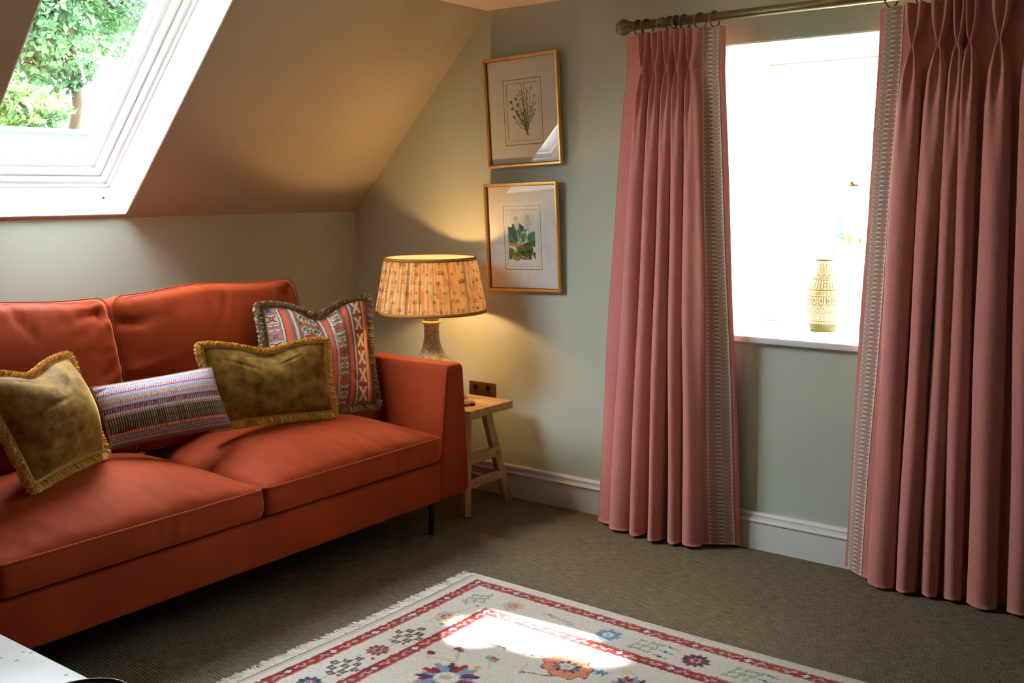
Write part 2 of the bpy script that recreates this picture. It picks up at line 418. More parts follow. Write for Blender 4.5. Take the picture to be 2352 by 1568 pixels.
# white lining of the skylight reveal
rev = merge([sbox(S0, S0 + .006, SY0, SY1, .002, .19), sbox(S1 - .006, S1, SY0, SY1, .002, .19), sbox(S0, S1, SY1 - .006, SY1, .002, .19), sbox(S0, S1, SY0, SY0 + .006, .002, .19)])
w2 = bpy.data.objects.new('window_2', None); COL.objects.link(w2); w2['kind'] = 'structure'
mk('window_reveal', *rev, m_reveal, w2, smooth=False)
mk('window_frame', *merge(sring(S0 + .006, S1 - .006, SY0 + .006, SY1 - .006, .042, .18, .27) + sring(S0 + .006, S1 - .006, SY0 + .006, SY1 - .006, .012, .165, .185)), m_frame, w2, smooth=False)
sash = sring(S0 + .051, S1 - .051, SY0 + .051, SY1 - .051, .022, .192, .30) + sring(S0 + .073, S1 - .073, SY0 + .073, SY1 - .073, .026, .222, .30)
mk('window_sash', *merge(sash), m_frame, w2, smooth=False)
mk('gasket', *merge(sring(S0 + .099, S1 - .099, SY0 + .099, SY1 - .099, .004, .245, .275)), Mat('grey_gasket', 0.6, color=(190, 192, 205)), w2, smooth=False)
mk('window_pane', *sbox(S0 + .10, S1 - .10, SY0 + .10, SY1 - .10, .258, .262), m_pane, w2, smooth=False)
sc = lathe([(0.0001, 0), (.006, 0), (.006, .002), (.0001, .002)], 12, cap=False)
pc = np.array(sp(S0 + .0075, -1.45, .10)); zz = np.array(sp(1, 0, 0)) - np.array(sp(0, 0, 0)); xx = np.array((0, 1, 0)); yy = np.cross(zz, xx)
mk('screw_hole', sc[0][:, :1] * xx + sc[0][:, 1:2] * yy + sc[0][:, 2:] * zz + pc, sc[1], m_black, w2)

# ---- sash window
w1 = bpy.data.objects.new('window_1', None); COL.objects.link(w1); w1['kind'] = 'structure'
rv = merge([hardbox(WX0, WX0 + .006, .004, .53, .905, 2.085), hardbox(WX1 - .006, WX1, .004, .53, .905, 2.085),
            hexa([(WX0, .004, WZ1 - .006), (WX1, .004, WZ1 - .006), (WX1, .53, WZ1 - .034), (WX0, .53, WZ1 - .034), (WX0, .004, WZ1), (WX1, .004, WZ1), (WX1, .53, WZ1 - .028), (WX0, .53, WZ1 - .028)])])
mk('window_reveal', *rv, m_reveal, w1, smooth=False)
mk('window_sill', *box(WX0 - .03, WX1 + .03, -.032, .0, .878, .905, .006, 3), m_white, w1)
mk('window_sill', *hardbox(WX0, WX1, 0, .60, .8752, .905), m_white, w1, smooth=False)
FX0, FX1, FZ0, FZ1 = WX0 + .006, WX1 - .006, .906, 2.052
mk('window_frame', *merge([hardbox(FX0, FX0 + .055, .515, .615, FZ0, FZ1), hardbox(FX1 - .055, FX1, .515, .615, FZ0, FZ1), hardbox(FX0 + .055, FX1 - .055, .515, .615, FZ1 - .035, FZ1),
                          hardbox(FX0 + .055, FX1 - .055, .515, .615, FZ0, FZ0 + .02)]), m_frame, w1, smooth=False)
def mksash(y0, y1, z0, z1, tr, brl):
    x0, x1 = FX0 + .055, FX1 - .055; sw = .045; gx0, gx1 = x0 + sw, x1 - sw; gz0, gz1 = z0 + brl, z1 - tr
    mx = (gx0 + gx1) / 2; mz = (gz0 + gz1) / 2
    s = mk('window_sash', *merge([hardbox(x0, gx0, y0, y1, z0, z1), hardbox(gx1, x1, y0, y1, z0, z1), hardbox(gx0, gx1, y0, y1, z0, gz0), hardbox(gx0, gx1, y0, y1, gz1, z1)]), m_frame, w1, smooth=False)
    mk('glazing_bar', *hardbox(mx - .009, mx + .009, y0 + .003, y1, gz0, gz1), m_frame, s, smooth=False)
    for a, b in ((gx0, mx - .009), (mx + .009, gx1)): mk('glazing_bar', *hardbox(a, b, y0 + .003, y1, mz - .009, mz + .009), m_frame, s, smooth=False)
    for a, b in ((gx0, mx - .009), (mx + .009, gx1)):
        for c, d in ((gz0, mz - .009), (mz + .009, gz1)):
            mk('window_pane', *hardbox(a, b, (y0 + y1) / 2 - .001, (y0 + y1) / 2 + .001, c, d), m_pane, s, smooth=False)
    return s
mksash(.565, .60, 1.475, 2.017, .045, .04)
ls = mksash(.527, .562, .926, 1.515, .04, .06)
cx = (FX0 + FX1) / 2
mk('sash_catch', *merge([box(cx - .03, cx + .012, .518, .556, 1.515, 1.522, .002), box(cx - .022, cx - .008, .512, .55, 1.522, 1.535, .003)]), m_brass, w1)
# small blue transfer lettering standing on the lower sash glass
def letters(txt, loc, size, mat, parent, rotz, name='lettering'):
    cu = bpy.data.curves.new(name, 'FONT'); cu.body = txt; cu.size = size; cu.extrude = 0.0006; cu.align_x = 'CENTER'
    o = bpy.data.objects.new(name, cu); COL.objects.link(o); cu.materials.append(mat.m); o.parent = parent
    o.matrix_local = Matrix.Translation(loc) @ Matrix.Rotation(rotz, 4, 'Y') @ Matrix.Rotation(PI / 2, 4, 'X'); return o
letters('erdi', (2.452, .541, 1.33), .055, Mat('blue_lettering', 0.5, color=(70, 170, 200)), ls.parent, PI / 2)

# ---- skirting boards
prof = [(0, 0), (.020, 0), (.020, .117), (.026, .121), (.026, .126), (.019, .131), (.016, .143), (.018, .149), (.012, .158), (0, .160)]
def skirting(name, p, q, nrm):
    V = []; F = []; k = len(prof)
    for e in (p, q):
        for (d, z) in prof: V.append((e[0] + nrm[0] * d, e[1] + nrm[1] * d, z))
    for i in range(k): F.append((i, (i + 1) % k, k + (i + 1) % k, k + i))
    F.append(tuple(range(k))[::-1]); F.append(tuple(range(k, 2 * k)))
    struct(mk(name, V, F, m_white, smooth=False))
skirting('baseboard_far', (0.03, 0, 0), (RX, 0, 0), (0, -1)); skirting('baseboard_left', (0, RY, 0), (0, 0, 0), (1, 0))
skirting('baseboard_right', (RX, RY, 0), (RX, -.03, 0), (-1, 0))

# ------------------------------------------------------------------ outdoors
m_grass = Mat('sunlit_bank', 0.9, 0.1); m_grass.col(m_grass.mix(m_grass.noise(1.2, 4), (150, 165, 110), (190, 196, 160)))
xs = np.array([-40, -20, -14, -10, -8.2, -7, -5, -3, -1.2, 2, 8, 30.0]); zs = np.array([3.2, 2.8, 2.4, 2.2, 1.95, 1.5, .4, -1.2, -2.7, -2.8, -2.8, -2.8])
ys = np.linspace(-30, 40, 36); GX, GY = np.meshgrid(xs, ys, indexing='ij'); GZ = np.repeat(zs[:, None], len(ys), 1) + .12 * np.sin(GX * 1.3 + GY * .9)
struct(mk('ground', np.stack([GX, GY, GZ], -1).reshape(-1, 3), gridF(len(xs), len(ys)), m_grass))
m_stone = Mat('grey_garden_wall', 0.9, 0.1); m_stone.col(m_stone.mix(m_stone.noise(8, 3), (44, 56, 66), (62, 74, 84)))
gw = thing('garden_wall', 'low grey-blue garden wall seen through the skylight below the trees', 'wall', (-8.3, 3.0, 1.7))
mk('wall_body', *hardbox(-8.45, -8.2, -3, 9, 1.6, 2.24), m_stone, gw, smooth=False)
mk('coping', *box(-8.5, -8.15, -3.02, 9.02, 2.24, 2.31, .02), m_stone, gw)
def leafmat(name, c, c2):
    M = Mat(name, 0.6, 0.2); n = M.noise(1.5, 3); cc = M.mix(M.ramp(n, .35, .65), c, c2); M.col(cc)
    tl = M.node('ShaderNodeBsdfTranslucent'); M.link(cc, tl.inputs[0]); ad = M.node('ShaderNodeMixShader'); ad.inputs[0].default_value = .45
    M.link(M.b.outputs[0], ad.inputs[1]); M.link(tl.outputs[0], ad.inputs[2]); M.link(ad.outputs[0], M.out.inputs[0]); return M
m_leaf = leafmat('leaf_green', (66, 96, 62), (24, 46, 34)); m_leaf2 = leafmat('leaf_lime', (100, 122, 66), (60, 88, 54))
m_bark = Mat('bark', 0.9, 0.1, color=(46, 38, 30))
def tree(label, base, h, trunk_r, blobs, nleaf, size, mat, keep=None, lean=(0, 0)):
    t = thing('tree', label, 'tree', base)
    top = (base[0] + lean[0], base[1] + lean[1], base[2] + h)
    pts = [np.array(base) + (np.array(top) - np.array(base)) * k + np.array([.12 * math.sin(k * 5), .1 * math.cos(k * 4), 0]) * (k > 0) for k in np.linspace(0, 1, 8)]
    parts = [tube(pts, np.linspace(trunk_r, trunk_r * .3, 8), 9)]
    for (c, rr) in blobs:
        st = pts[4]; parts.append(tube([st, (st + np.array(c)) / 2 + [0, 0, .2], c], [trunk_r * .4, trunk_r * .25, .03], 6))
    mk('trunk', *merge(parts), m_bark, t)
    P = []
    tot = sum(r[0] * r[1] * r[2] for _, r in blobs)
    for (c, r) in blobs:
        k = int(nleaf * r[0] * r[1] * r[2] / tot); cl = rng.normal(size=(max(k // 14, 1), 3)); cl /= np.linalg.norm(cl, axis=1, keepdims=True); cl *= rng.rand(len(cl), 1) ** .4
        ci = rng.randint(0, len(cl), k); p = cl[ci] + rng.normal(scale=.09, size=(k, 3)); P.append(np.array(c) + p * np.array(r))
    P = np.concatenate(P)
    if keep is not None: P = P[keep(P)]
    n = len(P); a = rng.normal(size=(n, 3)); a /= np.linalg.norm(a, axis=1, keepdims=True); b = np.cross(a, rng.normal(size=(n, 3))); b /= np.linalg.norm(b, axis=1, keepdims=True)
    s = size * (.6 + .8 * rng.rand(n, 1)); V = np.stack([P - a * s, P + b * s * .5, P + a * s, P - b * s * .5], 1).reshape(-1, 3)
    mk('foliage', V, np.arange(4 * n).reshape(-1, 4), mat, t, smooth=False, kind='stuff'); return t
tree('tall dark green tree with a forked trunk, highest in the skylight view', (-10.2, 4.3, 2.2), 4.2, .085,
     [((-10, 3.6, 4.6), (1.1, 1.0, .9)), ((-10.3, 4.5, 5.2), (1.2, .9, 1.0)), ((-9.9, 3.1, 3.7), (.8, .7, .55)), ((-10.4, 5.3, 4.2), (.9, .6, .7)), ((-10.1, 2.9, 4.8), (.9, .6, .7)), ((-10.0, 4.0, 3.3), (.8, .6, .4)), ((-10.6, 3.6, 4.0), (1.0, 1.1, .9))], 30000, .055, m_leaf)
tree('lime green shrubby tree low behind the garden wall, left in the skylight', (-9.2, 2.5, 2.1), 1.1, .06,
     [((-9.2, 2.3, 2.8), (.7, .7, .42)), ((-9.3, 3.2, 2.6), (.6, .55, .32)), ((-9.2, 1.6, 2.9), (.6, .6, .5))], 6500, .052, m_leaf2)
tree('pale green tree outside the sash window', (-.1, 9.0, -2.8), 3.4, .10,
     [((-.2, 9, .95), (.42, .5, .3)), ((.6, 9.4, .2), (.6, .6, .5))], 420, .09, m_leaf2)
# added unseen tree: breaks the skylight sun, its crown gap shaping the patch
TGT = np.array([2.10, -1.27, 0.0]); SD = -np.array(SUN)
def gap(P):
    d = P - TGT; k = d @ SD; q = d - k[:, None] * SD
    ax = np.cross(SD, (0, 1, 0)); ax /= np.linalg.norm(ax); ay = np.cross(ax, SD)
    u_, v_ = (q @ ax) / .25, (q @ ay) / .21; an = np.arctan2(v_, u_)
    return np.hypot(u_, v_) * (1 + .16 * np.sin(an * 3 + .8) + .10 * np.sin(an * 5) + .10 * np.random.RandomState(3).randn(len(P))) > 1.0
cc = TGT + SD * 10.5
tree('tall broad unseen tree added to break the sun falling through the skylight', (cc[0] - .6, cc[1] - 1.6, .2), 6.5, .2,
     [(tuple(cc), (.8, 1.1, .8)), (tuple(cc + [-.9, -.8, .4]), (.9, .9, .8)), (tuple(cc + [.6, .5, -.5]), (.8, .8, .7))], 7500, .11, m_leaf, keep=gap)

# ------------------------------------------------------------------ sofa
sofa = thing('sofa', 'burnt orange velvet two-seat sofa with slim arms against the low wall', 'sofa', (0.62, -1.66, 0))
SB = 0.165
def deform_box(x0, x1, y0, y1, z0, z1, r, n, fn, seg=5):
    V, F = box(x0, x1, y0, y1, z0, z1, r, seg, n); return fn(V), F
def armfn(sgn, yo):
    def f(V):
        V = V.copy(); t = np.clip((V[:, 2] - .33) / (.75 - .33), 0, 1); inner = np.abs(V[:, 1] - yo) / .20    # 0 outer..1 inner
        V[:, 1] = yo + (V[:, 1] - yo) * (1 - t * .45)
        V[:, 0] -= np.clip((V[:, 2] - .3) / .45, 0, 1) * .03 * (V[:, 0] > .6)
        return V
    return f
arm1 = deform_box(.06, 1.20, -.70, -.50, SB, .752, .028, (12, 3, 10), armfn(-1, -.50)); mk('arm', *arm1, m_orange, sofa)
arm2 = deform_box(.06, 1.20, -2.84, -2.64, SB, .752, .028, (12, 3, 10), armfn(1, -2.84)); mk('arm', *arm2, m_orange, sofa)
def seamline(V, pts): pass
for (ys, yo) in ((-.695, -.50), (-2.645, -2.84)):
    pts = []
    for z in np.linspace(.17, .735, 24):
        t = min(max((z - .33) / .42, 0), 1); y = yo + (ys - yo) * (1 - t * .45); xx = 1.193 - min(max((z - .3) / .45, 0), 1) * .03; pts.append((xx, y + .012 * (1 if yo > ys else -1) * 0, z))
    s = mk('arm_seam', *tube(pts, .0028, 6), m_orange, sofa)
mk('base', *box(.08, 1.195, -2.655, -.685, SB, .345, .02, 4, (4, 12, 2)), m_orange, sofa)
mk('backrest', *box(.05, .26, -2.70, -.64, SB + .1, .80, .05, 5, (2, 12, 4)), m_orange, sofa)
for (x, y) in ((1.115, -.68), (1.115, -2.62), (.14, -.60), (.14, -2.74)):
    mk('leg', *tube([(x, y, 0.0), (x + (.012 if x > .5 else 0), y - .003, .09), (x, y, SB + .01)], [.012, .013, .016], 10), m_darkmetal, sofa)

def wr(p, k, s=1.0):
    return np.sin(p[:, 0] * k[0] + p[:, 1] * k[1] + p[:, 2] * k[2])
def seat(y0, y1, seed):
    cy = (y0 + y1) / 2; hy = (y1 - y0) / 2; x0, x1 = .30, 1.212; cxm = (x0 + x1) / 2; hx = (x1 - x0) / 2
    V, F = rbox((hx, hy, .057), .026, (46, 50, 4), 4)
    a = V[:, 0] / hx; b = V[:, 1] / hy; top = np.clip(V[:, 2] / .057, -1, 1)
    cr = np.clip((1 - np.abs(a) ** 2.6), 0, 1) ** .75 * np.clip((1 - np.abs(b) ** 2.4), 0, 1) ** .75
    V2 = V.copy()
    V2[:, 2] += np.where(top > 0, top, 0) * cr * .108
    # sides belly out a little between the pipings
    bell = (1 - top ** 2)
    V2[:, 0] += np.sign(a) * bell * .010 * (np.abs(a) > .9); V2[:, 1] += np.sign(b) * bell * .005 * (np.abs(b) > .97)
    # front edge dips towards the middle of the piping line, gathers
    r_ = np.random.RandomState(seed)
    g = np.zeros(len(V))
    for k in range(26):
        yy = r_.uniform(-hy, hy); ln = r_.uniform(.06, .20); wd = r_.uniform(.006, .016); am = r_.uniform(-.009, .006); sl = r_.uniform(-.5, .5)
        dist = (hx - V[:, 0]); yc = yy + sl * dist
        g += am * np.exp(-((V[:, 1] - yc) / wd) ** 2) * np.exp(-((dist - .03) / ln) ** 2) * (dist > -.01) * np.clip(dist / .03, 0, 1)
    V2[:, 2] += g * (top > .6)
    g2 = np.zeros(len(V))
    for k in range(22):
        yy = r_.uniform(-hy, hy); wd = r_.uniform(.006, .014); am = r_.uniform(-.007, .005); g2 += am * np.exp(-((V[:, 1] - yy - V[:, 2] * r_.uniform(-.3, .3)) / wd) ** 2)
    V2[:, 0] += g2 * (a > .97) * (1 - top ** 2)
    V2 += np.array([cxm, cy, .405])
    o = mk('seat_cushion', V2, F, m_orange, sofa)
    def edge(z, rr, off):
        pts = []
        X0, X1, Y0, Y1, r = x0 - off, x1 + off, y0 - off, y1 + off, .026
        for (px, py, a0) in ((X1 - r, Y1 - r, 0), (X0 + r, Y1 - r, 90), (X0 + r, Y0 + r, 180), (X1 - r, Y0 + r, 270)):
            for k in range(6):
                an = math.radians(a0 + 90 * k / 5); pts.append((px + r * math.cos(an), py + r * math.sin(an), z))
        out = []
        for i in range(len(pts)):
            p, q = np.array(pts[i]), np.array(pts[(i + 1) % len(pts)]); m = max(1, int(np.linalg.norm(q - p) / .02))
            for k in range(m): out.append(p + (q - p) * k / m)
        return tube(out, rr, 6, closed=True)
    e = edge(.454, .0050, .0005); mk('piping', *e, m_orange, o)
    e = edge(.360, .0040, -.001); mk('piping', *e, m_orange, o)
seat(-1.661, -.712, 3); seat(-2.625, -1.671, 5)
def backc(y0, y1, seed, lean, topdrop=0.0, fwd=0.0):
    cy = (y0 + y1) / 2; hy = (y1 - y0) / 2; hz = .31; hx = .085
    V, F = rbox((hx, hy, hz), .05, (4, 48, 34), 6)
    a = V[:, 1] / hy; b = V[:, 2] / hz; fr = np.clip(V[:, 0] / hx, -1, 1)
    V2 = V.copy(); cr = np.clip(1 - np.abs(a) ** 2.4, 0, 1) ** .8 * np.clip(1 - np.abs(b) ** 2.6, 0, 1) ** .8
    V2[:, 0] += np.where(fr > 0, fr, fr * .4) * cr * .065
    V2[:, 2] += np.where(b > .8, 1, 0) * (.008 * np.sin(a * 5 + seed) + .012 * (1 - a ** 4)) - topdrop * (b > 0) * b
    V2[:, 1] *= 1 - .03 * np.clip(b, 0, 1) ** 2
    r_ = np.random.RandomState(seed)
    g = np.zeros(len(V))
    for k in range(44):                                   # puckers running in from the seams
        sd = r_.choice([0, 0, 1, 2]); am = r_.uniform(-.012, .005); wd = r_.uniform(.007, .018); ln = r_.uniform(.06, .16)
        if sd == 0: p0 = r_.uniform(-hy, hy); d = hz - V[:, 2]; g += am * np.exp(-((V[:, 1] - p0 - r_.uniform(-.7, .7) * d) / wd) ** 2) * np.exp(-((d - .05) / ln) ** 2)
        elif sd == 1: p0 = r_.uniform(-hz, hz); d = hy - V[:, 1]; g += am * np.exp(-((V[:, 2] - p0 + r_.uniform(-.2, .6) * d) / wd) ** 2) * np.exp(-((d - .05) / ln) ** 2)
        else: p0 = r_.uniform(-hz, hz); d = hy + V[:, 1]; g += am * np.exp(-((V[:, 2] - p0 + r_.uniform(-.2, .6) * d) / wd) ** 2) * np.exp(-((d - .05) / ln) ** 2)
    V2[:, 0] += g * np.clip(fr, 0, 1)
    th = math.radians(lean); cl, sl_ = math.cos(th), math.sin(th)
    def place(Q): return np.stack([Q[:, 0] * cl - Q[:, 2] * sl_ + .455 + fwd, Q[:, 1] + cy, Q[:, 0] * sl_ + Q[:, 2] * cl + .80], 1)
    o = mk('back_cushion', place(V2), F, m_orange, sofa)
    pts = []
    r = .05
    for (py, pz, a0) in ((hy - r, hz - r, 0), (-hy + r, hz - r, 90), (-hy + r, -hz + r, 180), (hy - r, -hz + r, 270)):
        for k in range(8):
            an = math.radians(a0 + 90 * k / 7); pts.append((hx - .012, py + (r - .006) * math.cos(an), pz + (r - .006) * math.sin(an)))
    out = []
    for i in range(len(pts)):
        p, q = np.array(pts[i]), np.array(pts[(i + 1) % len(pts)]); mm = max(1, int(np.linalg.norm(q - p) / .02))
        for k in range(mm): out.append(p + (q - p) * k / mm)
    out = np.array(out); bb = out[:, 2] / hz; out[:, 1] *= 1 - .03 * np.clip(bb, 0, 1) ** 2
    out[:, 2] += np.where(bb > .75, 1, 0) * (.008 * np.sin(out[:, 1] / hy * 5 + seed) + .012 * (1 - (out[:, 1] / hy) ** 4)) - topdrop * (bb > 0) * bb
    e = tube(place(out), .0020, 6, closed=True); mk('piping', *e, m_orange, o)
backc(-1.775, -.83, 21, 13); backc(-2.72, -1.765, 33, 14, .004, .012)

# ------------------------------------------------------------------ scatter cushions
def pillow(th, BL, BR, TR, TL, T, mat, canvas=None, N=(120, 90), conc=(.07, .06), dip=0.0, dipw=.22, back_t=.8, creases=(), grain=None):
    BL, BR, TR, TL = [np.array(p, float) for p in (BL, BR, TR, TL)]
    nrm = np.cross(BR - BL, TL - BL); nrm /= np.linalg.norm(nrm)
    a = np.sin(np.linspace(-PI / 2, PI / 2, N[0])); b = np.sin(np.linspace(-PI / 2, PI / 2, N[1]))
    a = .6 * a + .4 * np.linspace(-1, 1, N[0]); b = .6 * b + .4 * np.linspace(-1, 1, N[1])
    A, B = np.meshgrid(a, b, indexing='ij')
    def surf(A, B):
        u = .5 + .5 * A * (1 - conc[0] * (1 - B ** 2)); v = .5 + .5 * B * (1 - conc[1] * (1 - A ** 2))
        v = v - dip * np.exp(-(A / dipw) ** 2) * np.clip((B + 1) / 2, 0, 1) ** 2.5
        u = u[..., None]; v = v[..., None]
        return BL * (1 - u) * (1 - v) + BR * u * (1 - v) + TR * u * v + TL * (1 - u) * v
    P = surf(A, B); h = ((1 - A ** 2) * (1 - B ** 2)).clip(0) ** .5
    h = h ** 1.12 * T
    h = h - dip * .35 * np.exp(-(A / (dipw * .8)) ** 2) * np.clip(B, 0, 1) ** 1.5 * (1 - B ** 2).clip(0) ** .3
    for (ca, cb, ang, ln, wd, am) in creases:
        x = (A - ca) * math.cos(ang) + (B - cb) * math.sin(ang); y = -(A - ca) * math.sin(ang) + (B - cb) * math.cos(ang)
        h = h - am * np.exp(-(y / wd) ** 2) * np.exp(-(x / ln) ** 2) * ((1 - A ** 2) * (1 - B ** 2)).clip(0) ** .25
    Fv = (P + nrm * h[..., None]).reshape(-1, 3); Bv = (P - nrm * (h * back_t)[..., None]).reshape(-1, 3)
    F1 = gridF(*N); F2 = gridF(*N)[:, ::-1] + len(Fv)
    V = np.concatenate([Fv, Bv]); F = np.concatenate([F1, F2])
    uu = ((A + 1) / 2).ravel(); vv_ = ((B + 1) / 2).ravel(); col = None
    if canvas is not None:
        c = canvas.sample(uu, vv_); col = np.concatenate([c, c])
    o = mk('cover', V, F, mat, th, color=col)
    # seam path for the fringe
    k = 400; t = np.linspace(0, 1, k, endpoint=False) * 4; Ap = np.where(t < 1, -1 + 2 * t, np.where(t < 2, 1, np.where(t < 3, 1 - 2 * (t - 2), -1)))
    Bp = np.where(t < 1, -1, np.where(t < 2, -1 + 2 * (t - 1), np.where(t < 3, 1, 1 - 2 * (t - 3)))); path = surf(Ap, Bp)
    return path, nrm, surf
def fringe(th, path, nrm, length, mat, cols, count, wid=.0034, spread=.5, core=.006):
    n = len(path); seg = np.linalg.norm(np.roll(path, -1, 0) - path, axis=1); cum = np.concatenate([[0], np.cumsum(seg)]); tot = cum[-1]
    P2 = np.concatenate([path, path[:1]])
    def at(s): s = np.mod(s, tot); return np.stack([np.interp(s, cum, P2[:, k]) for k in range(3)], -1)
    s = (np.arange(count) + rng.rand(count)) / count * tot
    p = at(s); tg = at(s + .012) - at(s - .012); tg /= np.linalg.norm(tg, axis=1, keepdims=True)
    out = np.cross(tg, nrm); cen = path.mean(0)
    sgn = np.sign(np.sum(out * (p - cen), 1, keepdims=True)); out *= sgn
    # round the corners: blend direction with the radial one
    tg2 = at(s + .03) - at(s - .03); tg2 /= np.linalg.norm(tg2, axis=1, keepdims=True); out2 = np.cross(tg2, nrm); out2 *= np.sign(np.sum(out2 * (p - cen), 1, keepdims=True))
    d = out2 + nrm * rng.normal(scale=spread, size=(count, 1)) + tg * rng.normal(scale=.12, size=(count, 1)); d /= np.linalg.norm(d, axis=1, keepdims=True)
    L = length * (.75 + .35 * rng.rand(count, 1)); side = np.cross(d, nrm + rng.normal(scale=.3, size=(count, 3))); side /= np.linalg.norm(side, axis=1, keepdims=True)
    g = np.array([0, 0, -1.0]); tip = p + d * L + g * L * .18; mid = p + d * L * .55 + g * L * .03
    w = wid * (.6 + .8 * rng.rand(count, 1))
    V = np.stack([p - side * w * .5, p + side * w * .5, mid - side * w * .5, mid + side * w * .5, tip - side * w * .35, tip + side * w * .35], 1).reshape(-1, 3)
    b = np.arange(count)[:, None] * 6; F = np.concatenate([b + np.array([0, 1, 3, 2]), b + np.array([2, 3, 5, 4])])
    C = np.array([lin(c) for c in cols])[rng.randint(0, len(cols), count)] * (.75 + .5 * rng.rand(count, 1)); C = np.repeat(C, 6, 0)
    tv, tf = tube(path[::4], core, 6, closed=True); tf = np.array(tf) + len(V)
    mk('fringe', np.concatenate([V, tv]), np.concatenate([F, tf]), mat, th, color=np.concatenate([C, np.tile(np.array(lin(cols[0])) * .6, (len(tv), 1))]), kind='stuff')

# kilim cushion
K = Canvas(.52, .52, .0017, (150, 112, 104))
W_ = .52
def kx(u): return u * W_
def zig(u0, u1, bgc, c1):
    K.rect(kx(u0), 0, kx(u1), W_, bgc); n = 60; m = (u0 + u1) / 2; a = (u1 - u0) * .26
    for i in range(n):
        y = W_ * i / n; K.line(kx(m - a), y, kx(m + a), y + W_ / n / 2, .0036, c1); K.line(kx(m + a), y + W_ / n / 2, kx(m - a), y + W_ / n, .0036, c1)
def lines(us, c, w=.0022):
    for u in us: K.rect(kx(u) - w / 2, 0, kx(u) + w / 2, W_, c)
cream, salmon, navy, wine, blue, green_, olive, brick, purple = (226, 216, 196), (206, 100, 78), (52, 58, 84), (122, 40, 46), (74, 112, 152), (62, 110, 78), (132, 118, 82), (170, 84, 62), (112, 84, 120)
zig(.10, .13, (92, 70, 66), cream); K.rect(kx(.13), 0, kx(.185), W_, salmon); lines((.188, .196, .204), purple); zig(.21, .245, (150, 130, 100), cream); lines((.25, .258), (120, 80, 90))
K.rect(kx(.262), 0, kx(.465), W_, (160, 112, 84))
lines((.47, .478), purple); zig(.482, .515, (140, 110, 90), cream); lines((.518,), purple); K.rect(kx(.522), 0, kx(.562), W_, salmon); lines((.566,), purple); zig(.57, .60, (100, 74, 66), cream)
K.rect(kx(.60), 0, kx(.685), W_, (150, 128, 98)); lines((.69, .70, .71), (86, 54, 50)); K.rect(kx(.715), 0, kx(.755), W_, salmon); lines((.76, .768), (86, 54, 50)); zig(.772, .80, (150, 118, 92), cream)
lines((.803, .81), purple); K.rect(kx(.815), 0, kx(.905), W_, (164, 96, 76)); lines((.908, .914), (120, 70, 60)); zig(.918, .942, (150, 110, 84), cream); K.rect(kx(.946), 0, kx(.972), W_, salmon); lines((.975,), (86, 54, 50)); K.rect(kx(.978), 0, kx(1), W_, (150, 110, 90))
for k in range(12):      # left band motifs
    y = (k + .5) * W_ / 12; x = kx(.05); c = (cream, wine, blue)[k % 3]; bgk = ((178, 120, 120), (196, 178, 160), (180, 130, 120))[k % 3]
    K.rect(0, y - .0215, kx(.1), y + .0215, bgk)
    for q_ in (-1, 1):
        K.line(x - .018, y + q_ * .014, x, y + q_ * .006, .005, c); K.line(x, y + q_ * .006, x + .018, y + q_ * .014, .005, c)
    K.diamond(x, y, .011, .009, navy if k % 2 else wine); K.diamond(x, y, .004, .003, cream)
for k in range(4):       # hooked medallions
    y = .07 + k * .145; x = kx(.363); cs = [green_, blue, wine, green_][k:k + 1][0]
    K.diamond(x, y, .052, .062, cream); K.diamond(x, y, .044, .053, brick); K.diamond(x, y, .024, .028, olive); K.diamond(x, y, .016, .019, brick); K.diamond(x, y, .008, .009, (210, 110, 120))
    for sx in (-1, 1):
        for sy in (-1, 1):
            c = green_ if sx * sy > 0 else blue
            hx_, hy_ = x + sx * .027, y + sy * .036
            K.diamond(hx_, hy_, .025, .028, cream); K.diamond(hx_, hy_, .020, .023, c); K.rect(hx_ - .004, hy_ - .013, hx_ + .013 * sx + (.004 if sx > 0 else 0), hy_ - .008, cream) if sx > 0 else K.rect(hx_ - .013, hy_ - .013, hx_ + .004, hy_ - .008, cream)
            K.rect(hx_ - .0025, hy_ - .013, hx_ + .0025, hy_ + .006, cream)
    for sx in (-1, 1): K.diamond(x + sx * .046, y + .072, .008, .009, wine); K.diamond(x + sx * .046, y, .006, .008, olive)
for k in range(11):      # diamonds band
    y = (k + .5) * W_ / 11; x = kx(.6425)
    if k % 3 == 2: K.rect(kx(.60), y - .023, kx(.685), y + .023, (152, 92, 84)); K.diamond(x, y, .012, .010, wine); K.diamond(x, y, .005, .004, (210, 120, 110)); continue
    for q_ in (-1, 1):
        K.line(x - .020, y + q_ * .019, x - .008, y + q_ * .010, .0045, cream); K.line(x + .020, y + q_ * .019, x + .008, y + q_ * .010, .0045, cream); K.line(x - .008, y + q_ * .010, x + .008, y + q_ * .010, .0045, cream)
    K.diamond(x, y, .014, .010, navy if k % 2 else wine); K.diamond(x, y, .005, .004, cream)
for k in range(6):       # crossed motifs
    y = .045 + k * .088; x = kx(.86)
    for q_ in (-1, 1): K.line(x - .018, y - q_ * .030, x + .018, y + q_ * .030, .015, cream)
    K.rect(x - .006, y - .010, x + .006, y + .010, cream)
    for q_ in (-1, 1):
        K.diamond(x, y + q_ * .022, .008, .010, (196, 84, 74)); K.diamond(x + q_ * .019, y, .006, .012, olive)
        for s_ in (-1, 1): K.diamond(x + s_ * .0145, y + q_ * .040, .009, .0085, (wine if k % 2 else (70, 96, 118))); K.diamond(x + s_ * .0145, y + q_ * .040, .003, .003, (200, 150, 120))
K.noise(.12)
kil = thing('scatter_cushion', 'large square kilim-patterned cushion with grey-brown brush fringe in the sofa corner', 'cushion', (.72, -.9, .52))
kc = [(.76, -1.255, .575), (.815, -.705, .562), (.645, -.575, 1.010), (.60, -1.155, 1.025)]
